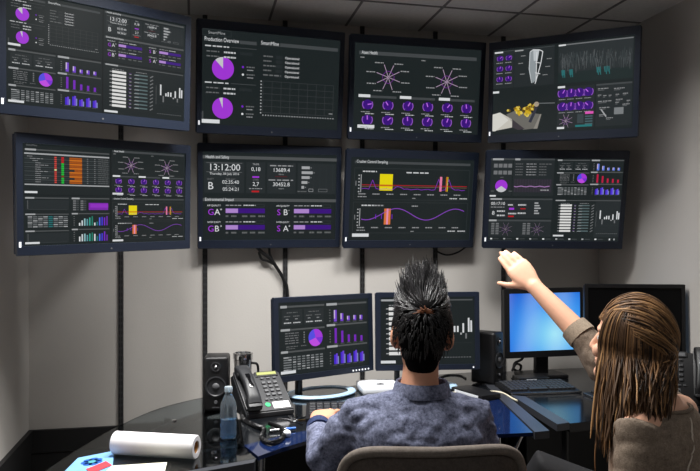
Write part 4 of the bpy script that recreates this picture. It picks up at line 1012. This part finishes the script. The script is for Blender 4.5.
# ---- the man
MB_ = V((.19, 1.93, 0))
man = thing('person', 'person in a blue denim shirt with dark spiky hair, seated with back to camera', 'person', MB_)
Mi = Matrix.Translation(-MB_)
Hm = Matrix.Translation(V((.201, 1.955, 1.082))) @ Matrix.Rotation(math.radians(-3), 4, 'Z') @ Matrix.Rotation(math.radians(-4), 4, 'X') @ Matrix.Rotation(math.radians(2), 4, 'Y') @ Matrix.Diagonal((.98, 1., 1.03, 1))
X = V((1, 0, 0)); Yv = V((0, 1, 0))
def torso(bm, cx, cy, rows, ax, ay, g=0., ex=2.3):
    loft(bm, [(V((cx+ox, cy+oy, z)), ax*(a+g), ay*(b+g)) for z, a, b, ox, oy in rows], 28, ex=ex)
rowsM = [(.45, .15, .11, 0, 0), (.52, .16, .115, 0, 0), (.62, .150, .10, 0, 0), (.74, .168, .105, 0, -.005), (.83, .172, .10, 0, -.01), (.885, .135, .075, .005, 0), (.925, .066, .055, .008, .005)]
bm = BM(); torso(bm, .185, 1.93, rowsM, X, Yv)
limb(bm, [(V((.19, 1.935, .91)), .060), (V((.195, 1.945, .965)), .051), (V((.2, 1.965, 1.02)), .049)], 18)
add_head(bm, Hm)
lw = V((-.100, 2.215, .776)); rw = V((.285, 2.235, .79))
limb(bm, [(V((.02, 1.93, .855)), .05), (V((-.075, 1.94, .735)), .042), (V((-.09, 2.08, .762)), .034), (lw, .024)], 14)
limb(bm, [(V((.34, 1.93, .858)), .05), (V((.372, 1.94, .71)), .042), (V((.33, 2.1, .765)), .036), (rw, .025)], 14)
add_hand(bm, lw, (.17, .95, .10), (-.1, -.1, 1), (1, -.1, .1), (.26, .28, .32, .38), .2)
add_hand(bm, rw, (-.12, .97, -.05), (.05, .05, 1), (-1, -.1, .0), (.34, .36, .4, .45), .2)
for s in (-1, 1): limb(bm, [(V((.185+s*.08, 1.93, .50)), .075), (V((.185+s*.11, 2.30, .52)), .058), (V((.185+s*.11, 2.36, .10)), .04)], 14); limb(bm, [(V((.185+s*.11, 2.35, .05)), .035), (V((.185+s*.12, 2.5, .035)), .03)], 12)
bm.transform(Mi); me = remesh(bm, .0045, 4); body = obj('body', me, M_skin, man, 'all')
add_eyes(man, Mi, Hm)
# shirt
rowsS = [(.47, .172, .13, 0, 0), (.56, .170, .128, 0, -.003), (.66, .166, .122, 0, -.006), (.76, .185, .125, 0, -.012), (.825, .190, .118, 0, -.014), (.868, .178, .100, .0, -.008), (.898, .135, .080, .003, 0), (.928, .082, .066, .006, .004), (.945, .066, .060, .008, .006)]
bm = BM(); torso(bm, .185, 1.93, rowsS, X, Yv)
limb(bm, [(V((.17, 1.93, .875)), .06), (V((.02, 1.928, .853)), .062), (V((-.073, 1.94, .737)), .058), (V((-.086, 2.06, .766)), .046), (V((-.094, 2.12, .772)), .037)], 20)
limb(bm, [(V((.20, 1.93, .878)), .06), (V((.343, 1.928, .858)), .064), (V((.373, 1.94, .71)), .057), (V((.33, 2.1, .768)), .048), (V((.305, 2.16, .785)), .041)], 20)
bm.transform(Mi); me = remesh(bm, .006, 10); wrinkle(me, .0075, 15, .0008)
shirt = obj('shirt', me, M_denim, man, 'all'); tr = tree_of(me)
bm = BM(); pts = [V((-.20+.40*k/40, -.2, .815-.055-.03*abs(k/20-1)**2+.008*math.sin(k*.9))) for k in range(41)]; tube(bm, seam_on(tr, [V((p.x*.94, -.13, p.z+.0)) for p in pts], .002, .0006), .0022, 6); obj('yoke_seam', bm, M_dseam, shirt, True)
# collar: a folded band round the neck
bm = BM(); cpts = [(.071, .0), (.069, .030), (.066, .043), (.070, .046), (.077, .032), (.082, .008)]
lathe(bm, cpts, n=36)
for v in bm.verts:
    a = math.atan2(v.co.y, v.co.x); v.co.y *= .92; v.co.z += .012*max(0, -math.sin(a))*-.3+.0*a
bm.transform(Matrix.Translation(V((.008, .004, .915)))); obj('collar', bm, M_denim, shirt, True)
for c0, c1, r_ in ((V((-.092, 2.11, .771)), V((-.097, 2.155, .776)), .0395), (V((.308, 2.15, .783)), V((.295, 2.19, .79)), .0445)):
    bm = BM(); cyl(bm, c0, c1, r_, r_*.96, n=26); bm.transform(Mi); o = obj('cuff', bm, M_navy, shirt, True)
# trousers
bm = BM(); loft(bm, [(V((.185, 1.93, z)), X*a, Yv*b) for z, a, b in ((.43, .165, .14), (.47, .175, .145), (.53, .172, .135), (.57, .16, .118))], 24)
for s in (-1, 1): limb(bm, [(V((.185+s*.08, 1.93, .51)), .088), (V((.185+s*.11, 2.30, .525)), .07), (V((.185+s*.11, 2.355, .13)), .055)], 16)
bm.transform(Mi); obj('trousers', remesh(bm, .009, 6), M_trouser, man, 'all')
for s in (-1, 1):
    bm = BM(); loft(bm, [(V((.185+s*.11, 2.32, .045)), X*.035, V((0, 0, .045))), (V((.185+s*.115, 2.42, .045)), X*.045, V((0, 0, .045))), (V((.185+s*.12, 2.54, .035)), X*.045, V((0, 0, .034))), (V((.185+s*.12, 2.58, .025)), X*.03, V((0, 0, .02)))], 16, ex=2.6); bm.transform(Mi); obj('shoe', bm, M_black, man, True)

def hair_cap(M, keep, g, Mi, n=48, sx=1.):
    rows = []
    for a, b in zip(HEAD, HEAD[1:]):
        for k in range(3): rows.append(tuple(a[i]+(b[i]-a[i])*k/3 for i in range(4)))
    rows.append(HEAD[-1]); I = Matrix.Identity(4); bm = BM(); loft(bm, [(V((0, (f+b)/2, z+(g if z > .06 else 0)*min(1, max(0, (z-.06)/.05)))), V(((hx+g)*sx, 0, 0)), V((0, (f-b)/2+g, 0))) for z, hx, f, b in rows], n)
    bad = [f for f in bm.faces if not keep(f.calc_center_median())]; bmesh.ops.delete(bm, geom=bad, context='FACES')
    bmesh.ops.smooth_vert(bm, verts=bm.verts[:], factor=.5, use_axis_x=True, use_axis_y=True, use_axis_z=True)
    bm.transform(Mi @ M); return bm
def scalp(M, al, th, g=1.):      # al: angle round from the face (0) to the back (180); th: from the crown down
    a = math.radians(al); t_ = math.radians(th)
    return V((.078*g*math.sin(t_)*math.sin(a), -.004+.098*g*math.sin(t_)*math.cos(a), .012+.106*g*math.cos(t_)))
rnd = random.Random(11)
def keepm(c):
    if abs(c.x) > .058 and -.034 < c.y and c.z < .022: return False
    return (c.z > .045 and c.y < .085) or (c.y < .03 and c.z > .0) or (c.y < -.02 and c.z > -.09)
bm = hair_cap(Hm, keepm, .007, Mi)
sphere(bm, Mi @ Hm @ V((0, -.030, -.062)), .05, (.94, .66, .95)); hair = obj('hair', bm, [M_scalp, M_hairm, M_hairm2, M_hairo], man, 'all')
bm = BM(); Mh = Mi @ Hm
wh = V((0, -.083, .062))
for k in range(2600):
    al = rnd.uniform(-180, 180); th = rnd.triangular(0, 128, 50)
    p = scalp(Hm, al, th, 1.11)
    if not keepm(p*.93): continue
    if p.z < -.035: p.y = min(p.y, -.058); p.x *= .8
    out_ = (p-V((0, -.004, .012))).normalized(); d = p-wh; away = (d-out_*d.dot(out_)); away = away.normalized() if away.length > .004 else V((rnd.uniform(-1, 1), 0, rnd.uniform(-1, 1))).normalized()
    top = max(0., min(1., (p.z-.050)/.055))
    tuft = V((noise.noise(p*45+V((9, 0, 0))), noise.noise(p*45+V((0, 9, 0))), noise.noise(p*45+V((0, 0, 9)))))
    j = (tuft*.6+V((rnd.gauss(0, .08), rnd.gauss(0, .08), rnd.gauss(0, .05))))*(.35+.65*top)
    L_ = (.016+.054*top**1.3)*rnd.uniform(.75, 1.12)*(1.2 if p.y > .0 else .9)
    up = V((-.10-p.x*7., .1-p.y*1.5, 1)); dn = V((-p.x*3., .15, -1))
    d1 = (away*.9+out_*(.12+.14*top)+up*.25*top+dn*.3*(1-top)).normalized(); d2 = (away*.4+up*1.1*top+dn*.7*(1-top)).normalized(); r_ = .0017+.0004*top
    pts = [p-out_*.004, p+d1*L_*.4, p+d1*L_*.62+(d2+j)*L_*.3, p+d1*L_*.68+(d2+j)*L_*.72]
    tube(bm, [Mh @ q for q in pts], [r_, r_, r_*.8, r_*.25], 4, mi=(2 if rnd.random() < .08+.24*top else 1), cap=False)
for k in range(22):
    a = rnd.uniform(-.3, PI+.3); p = V((.004*math.cos(a), -.114, .062+.004*math.sin(a))); e = V((math.cos(a)*rnd.uniform(.010, .03), .002, abs(math.sin(a))*rnd.uniform(.008, .02)-.003))
    tube(bm, [Mh @ p, Mh @ (p+e*.5+V((0, -.005, .002))), Mh @ (p+e)], [.0014, .0014, .0005], 4, mi=3, cap=False)
o = obj('hair_strands', bm, [M_scalp, M_hairm, M_hairm2, M_hairo], hair, 'all', 'longer tousled strands with a copper whorl')

# ---- the woman
Fw = V((-.70, .714, 0)); Rw = V((.714, .70, 0)); cw = V((.83, 1.868, 0))
wom = thing('person', 'person with long brown hair in a taupe knit top, pointing up at a display', 'person', cw)
Wi = Matrix.Translation(-cw)
hz = math.atan2(-(-.74), .67)            # turn of the head
Hw = Matrix.Translation(V((.772, 1.925, 1.062))) @ Matrix.Rotation(hz, 4, 'Z') @ Matrix.Rotation(math.radians(8), 4, 'X') @ Matrix.Rotation(math.radians(-5), 4, 'Y') @ Matrix.Diagonal((.96, .97, .98, 1))
rowsW = [(.45, .15, .12, 0, 0), (.52, .155, .12, 0, 0), (.62, .125, .09, 0, 0), (.74, .142, .10, 0, 0), (.83, .155, .09, 0, 0), (.885, .118, .068, 0, 0), (.915, .072, .055, 0, 0)]
bm = BM(); torso(bm, cw.x, cw.y, rowsW, Rw, Fw)
nb = cw+V((.0, 0, .90)); limb(bm, [(nb, .057), (nb+Fw*.025+V((0, 0, .05)), .046), (V((.80, 1.905, 1.0)), .045), (V((.79, 1.912, 1.03)), .045)], 18)
limb(bm, [(nb+V((0, 0, -.015)), .055), (cw-Rw*.145+V((0, 0, .868)), .045)], 14); limb(bm, [(nb+V((0, 0, -.015)), .055), (cw+Rw*.145+V((0, 0, .868)), .045)], 14)
add_head(bm, Hw, True)
rs = cw+Rw*.150+Fw*.03+V((0, 0, .868)); re = V((.765, 2.125, .995)); rwr = at(534, 286, 2.29)
limb(bm, [(rs, .044), (rs.lerp(re, .5), .040), (re, .0375), (re.lerp(rwr, .35), .037), (re.lerp(rwr, .7), .031), (rwr, .0255)], 16)
tip = at(502, 250, 2.37); Fd = (tip-rwr).normalized(); T = (V((-.9, .1, -.55)) - Fd*V((-.9, .1, -.55)).dot(Fd)).normalized(); Nn = Fd.cross(T)
if Nn.y > 0: Nn = -Nn
add_hand(bm, rwr, Fd, Nn, T, (.04, .06, .09, .11), -.06, thumb=.80, L=.98)
ls = cw-Rw*.150+V((0, 0, .866)); le = V((.70, 1.74, .63)); lwr = V((.655, 1.81, .690))
limb(bm, [(ls, .044), (le, .037), (le.lerp(lwr, .4), .035), (lwr, .025)], 14)
add_hand(bm, lwr, (-.62, .55, .10), (-.1, -.2, .95), (.7, .4, .15), (.4, .45, .5, .55), .0, L=.9)
hipL = cw-Rw*.08+V((0, 0, .50)); hipR = cw+Rw*.08+V((0, 0, .50)); kR = V((.575, 2.02, .685)); kL = V((.52, 1.97, .53))
limb(bm, [(hipR, .06), (kR, .034), (V((.40, 2.05, .40)), .035)], 14); limb(bm, [(hipL, .06), (kL, .034), (V((.50, 1.99, .09)), .035)], 14)
limb(bm, [(V((.40, 2.05, .38)), .03), (V((.32, 2.08, .33)), .026)], 12); limb(bm, [(V((.50, 1.98, .05)), .032), (V((.42, 2.07, .035)), .028)], 12)
bm.transform(Wi); me = remesh(bm, .0042, 4); obj('body', me, M_skinw, wom, 'all')
add_eyes(wom, Wi, Hw)
bm = BM(); rowsT = [(.47, .165, .135, 0, 0), (.56, .155, .125, 0, 0), (.66, .152, .118, 0, 0), (.76, .163, .118, 0, 0), (.83, .170, .106, 0, 0), (.866, .155, .092, 0, 0), (.888, .118, .080, 0, 0), (.902, .092, .07, 0, 0)]
torso(bm, cw.x, cw.y, rowsT, Rw, Fw)
se = re.lerp(rwr, .30)
limb(bm, [(cw+V((0, 0, .84)), .055), (rs, .056), (rs.lerp(re, .5)+V((0, 0, -.012)), .056), (re+V((0, 0, -.012)), .052), (se, .044)], 18)
limb(bm, [(rs.lerp(re, .45)+V((0, 0, -.03)), .045), (re+V((-.01, 0, -.035)), .04), (se+V((0, 0, -.012)), .036)], 16)
limb(bm, [(cw+V((0, 0, .84)), .055), (ls, .057), (le, .052), (le.lerp(lwr, .55), .045), (le.lerp(lwr, .8), .038)], 18)
bm.transform(Wi); me = remesh(bm, .0055, 10); wrinkle(me, .004, 11, .0006)
top = obj('knit_top', me, M_knit, wom, 'all'); tr = tree_of(me)
bm = BM(); a_ = (rwr-re).normalized(); s2 = re.lerp(rwr, .40); cyl(bm, se-a_*.01, s2, .0465, .043, n=30)
for i, v in enumerate(bm.verts): v.co += (v.co-(se.lerp(s2, .5))).normalized()*(.0012 if i % 2 else 0)
bm.transform(Wi); obj('cuff', bm, M_rib, top, True, 'ribbed cuff of the raised sleeve')
bm = BM(); sp = [at(690, 418, 1.80), at(684, 435, 1.79), at(676, 455, 1.78), at(669, 478, 1.78), at(664, 500, 1.78)]
tube(bm, seam_on(tr, [Wi @ p for p in spline(sp, 6)], 0, .001), .0022, 6); obj('back_seam', bm, M_seam, top, True, 'pale diagonal seam')
bm = BM(); lathe(bm, [(.088, 0), (.094, .002), (.095, .008), (.090, .011), (.085, .008)], n=40, closed=True)
Bz = Matrix((Rw, Fw, V((0, 0, 1)))).transposed(); bm.transform(Matrix.Translation(V((0, 0, .898))) @ Bz.to_4x4() @ Matrix.Diagonal((1.02, .80, 1, 1))); obj('neck_band', bm, M_knit, top, True)
bm = BM(); loft(bm, [(cw+V((0, 0, z)), Rw*a, Fw*b) for z, a, b in ((.432, .15, .14), (.47, .165, .148), (.53, .165, .14), (.58, .14, .112))], 24)
limb(bm, [(hipR, .088), (hipR.lerp(kR, .6), .078), (kR, .066), (V((.41, 2.05, .42)), .05)], 16); limb(bm, [(hipL, .088), (kL, .066), (V((.50, 1.985, .12)), .05)], 16)
bm.transform(Wi); obj('trousers', remesh(bm, .008, 6), M_trouser, wom, 'all')
for a, b in ((V((.41, 2.045, .37)), V((.29, 2.09, .31))), (V((.51, 1.97, .04)), V((.39, 2.10, .035)))):
    bm = BM(); limb(bm, [(a, .036), (a.lerp(b, .6), .04), (b, .03)], 16); bm.transform(Wi); obj('shoe', bm, M_black, wom, True)
# hair
keepw = lambda c: (c.z > .055 and c.y < .068) or (c.y < .03 and c.z > -.03) or (c.y < -.01 and c.z > -.1)
def endpt(al):                     # where a lock ends, by the side of the head it falls from (-: her left, towards the camera)
    K = [(-175, V((.80, 1.785, .935))), (-150, V((.772, 1.768, .922))), (-125, V((.745, 1.756, .918))), (-105, V((.712, 1.762, .905))), (-85, V((.674, 1.80, .85))), (-70, V((.667, 1.84, .84)))]
    K2 = [(70, V((.79, 2.0, .93))), (110, V((.825, 1.96, .95))), (140, V((.83, 1.91, .97))), (165, V((.818, 1.85, .965))), (188, V((.80, 1.795, .94)))]
    K = K if al < 0 else K2
    for (a, p), (b, q) in zip(K, K[1:]):
        if a <= al <= b: return p.lerp(q, (al-a)/(b-a))
    return K[0][1] if al < K[0][0] else K[-1][1]
hair_cap_bm = hair_cap(Hw, keepw, .010, Wi)
def sdir(al, th):
    a, t_ = math.radians(al), math.radians(th); return V((math.sin(t_)*math.sin(a), math.sin(t_)*math.cos(a), math.cos(t_)))
def onscalp(d, g): return Hw @ V((.078*g*d.x, -.004+.098*g*d.y, .012+.106*g*d.z))
g_ = []
for i in range(41):                # the inner mass of the hair that the locks lie over
    al = -176+i*2.9; row = []
    for j in range(11):
        f = j/10
        if f < .4: p = onscalp(sdir(al, 45+55*f/.4), 1.09)
        else:
            k_ = (f-.4)/.6; a_, b_ = onscalp(sdir(al, 100), 1.09), endpt(al)+V((.012, .006, .02+.012*noise.noise(V((i*.9, 0, 0))))); p = a_.lerp(b_, k_*.93)+V((.004*noise.noise(V((i*.7, j*.5, 2))), 0, 0))
        row.append(hair_cap_bm.verts.new(Wi @ p))
    g_.append(row)
for a_, b_ in zip(g_, g_[1:]):
    for j in range(10): hair_cap_bm.faces.new((a_[j], b_[j], b_[j+1], a_[j+1]))
hair = obj('hair', hair_cap_bm, M_hw[1], wom, 'all')
bm = BM(); rnd = random.Random(21)
for k in range(1800):
    u = rnd.random()
    if u < .44:                    # falls straight from the parting down the side towards the camera
        al = rnd.uniform(-172, -56); d0 = sdir(al*.8-14, rnd.uniform(22, 46)); d1 = sdir(al, 100); src = 0
    elif u < .86:                  # swept from the forehead back over the crown
        a0 = rnd.uniform(-88, 40); d0 = sdir(a0, rnd.uniform(32, 66)); al = 187-(a0+88)/128*62+rnd.gauss(0, 7); d1 = sdir(al, 100); src = 1
    else:
        al = rnd.uniform(72, 165); d0 = sdir(al*.9, rnd.uniform(8, 30)); d1 = sdir(al, 100); src = 2
    g = rnd.uniform(1.13, 1.24); ang = math.acos(max(-1, min(1, d0.dot(d1)))); W = []
    ax = d0.cross(d1); ax = ax.normalized() if ax.length > 1e-4 else V((1, 0, 0))
    for j in range(6):
        f = j/5; dd = Matrix.Rotation(ang*f, 3, ax) @ d0; W.append(onscalp(dd, 1.10+(g-1.10)*min(1, f*2.5)+(.05*math.sin(f*PI) if src == 1 else 0)))
    e = endpt(al if al <= 183 else al-360)+V((rnd.gauss(0, .014), rnd.gauss(0, .010), rnd.gauss(-.004, .030)))
    b0 = W[-1]; d = e-b0; wv = rnd.uniform(-.008, .008); ph_ = rnd.uniform(0, 6); o_ = b0-Hw.translation; o_.z = 0; o_ = o_.normalized()
    for j in (.3, .6, .85, 1.): W.append(b0+d*j+o_*math.sin(j*PI)*.004+V((math.sin(ph_+j*5)*wv, math.cos(ph_+j*4)*wv, 0)))
    r_ = rnd.uniform(.0018, .0033); pts = spline(W, 3)
    rr_ = [r_*min(1, .35+i/5)*(1 if i < len(pts)*.86 else max(.2, 1-(i-len(pts)*.86)/(len(pts)*.14))) for i in range(len(pts))]
    x_ = rnd.random(); mi = (0 if x_ < .16 else 1 if x_ < .70 else 2 if x_ < .96 else 3) if src == 0 else (0 if x_ < .10 else 1 if x_ < .46 else 2 if x_ < .88 else 3)
    tube(bm, [Wi @ p for p in pts], rr_, 4, mi=mi, cap=False)
for k in range(16):                # loose wavy wisps before the shoulder
    a = at(616+rnd.uniform(-6, 10), 385, 1.86); e = at(608+rnd.uniform(0, 12), 436+rnd.uniform(-14, 24), 1.84); pts = []
    for j in range(10): f = j/9; p = a.lerp(e, f); pts.append(Wi @ (p+V((.010*math.sin(f*7+k), 0, 0))))
    tube(bm, pts, .0019, 4, mi=rnd.choice((1, 1, 2)), cap=False)
obj('hair_strands', bm, M_hw, hair, 'all')

# ------------------------------------------------------------------ light and camera
def area(name, loc, size, power, col, spread, target=None):
    l = bpy.data.lights.new(name, 'AREA'); l.shape = 'DISK'; l.size = size; l.energy = power; l.color = col; l.spread = math.radians(spread)
    o = bpy.data.objects.new(name, l); C.objects.link(o); o.location = loc
    if target is not None: o.rotation_euler = (V(target)-V(loc)).to_track_quat('-Z', 'Y').to_euler()
    return o
warm = (1., .985, .96)
for s_, r_, e_ in ((.60, 1.08, 19), (1.02, .9, 12), (1.52, .88, 12), (2.02, .9, 4.5)):
    area('lamp_and_fill', room(s_, r_, HC-.012), .3 if s_ < 2 else .45, e_, warm, 126)
for s_ in (.75, 1.9):
    area('lamp_and_fill', room(s_, 2.7, HC-.012), .3, 2.2, (.95, .97, 1.), 120)  # unseen fill lights, added to brighten the people's backs
w_ = bpy.data.worlds.new('room_air'); S.world = w_; w_.use_nodes = True
w_.node_tree.nodes['Background'].inputs['Color'].default_value = (.5, .55, .65, 1); w_.node_tree.nodes['Background'].inputs['Strength'].default_value = .02
cam = bpy.data.cameras.new('camera'); co = bpy.data.objects.new('camera', cam); C.objects.link(co)
co.location = (0, 0, EYE); co.rotation_euler = (PI/2, 0, 0); cam.sensor_width = 36; cam.lens = 36*F/700; cam.shift_y = (HOR-235.5)/700; cam.clip_start = .05
S.camera = co
S.view_settings.view_transform = 'Standard'; S.view_settings.look = 'None'; S.view_settings.gamma = 1; S.view_settings.exposure = 0
try: S.view_settings.use_curve_mapping = False
except Exception: pass
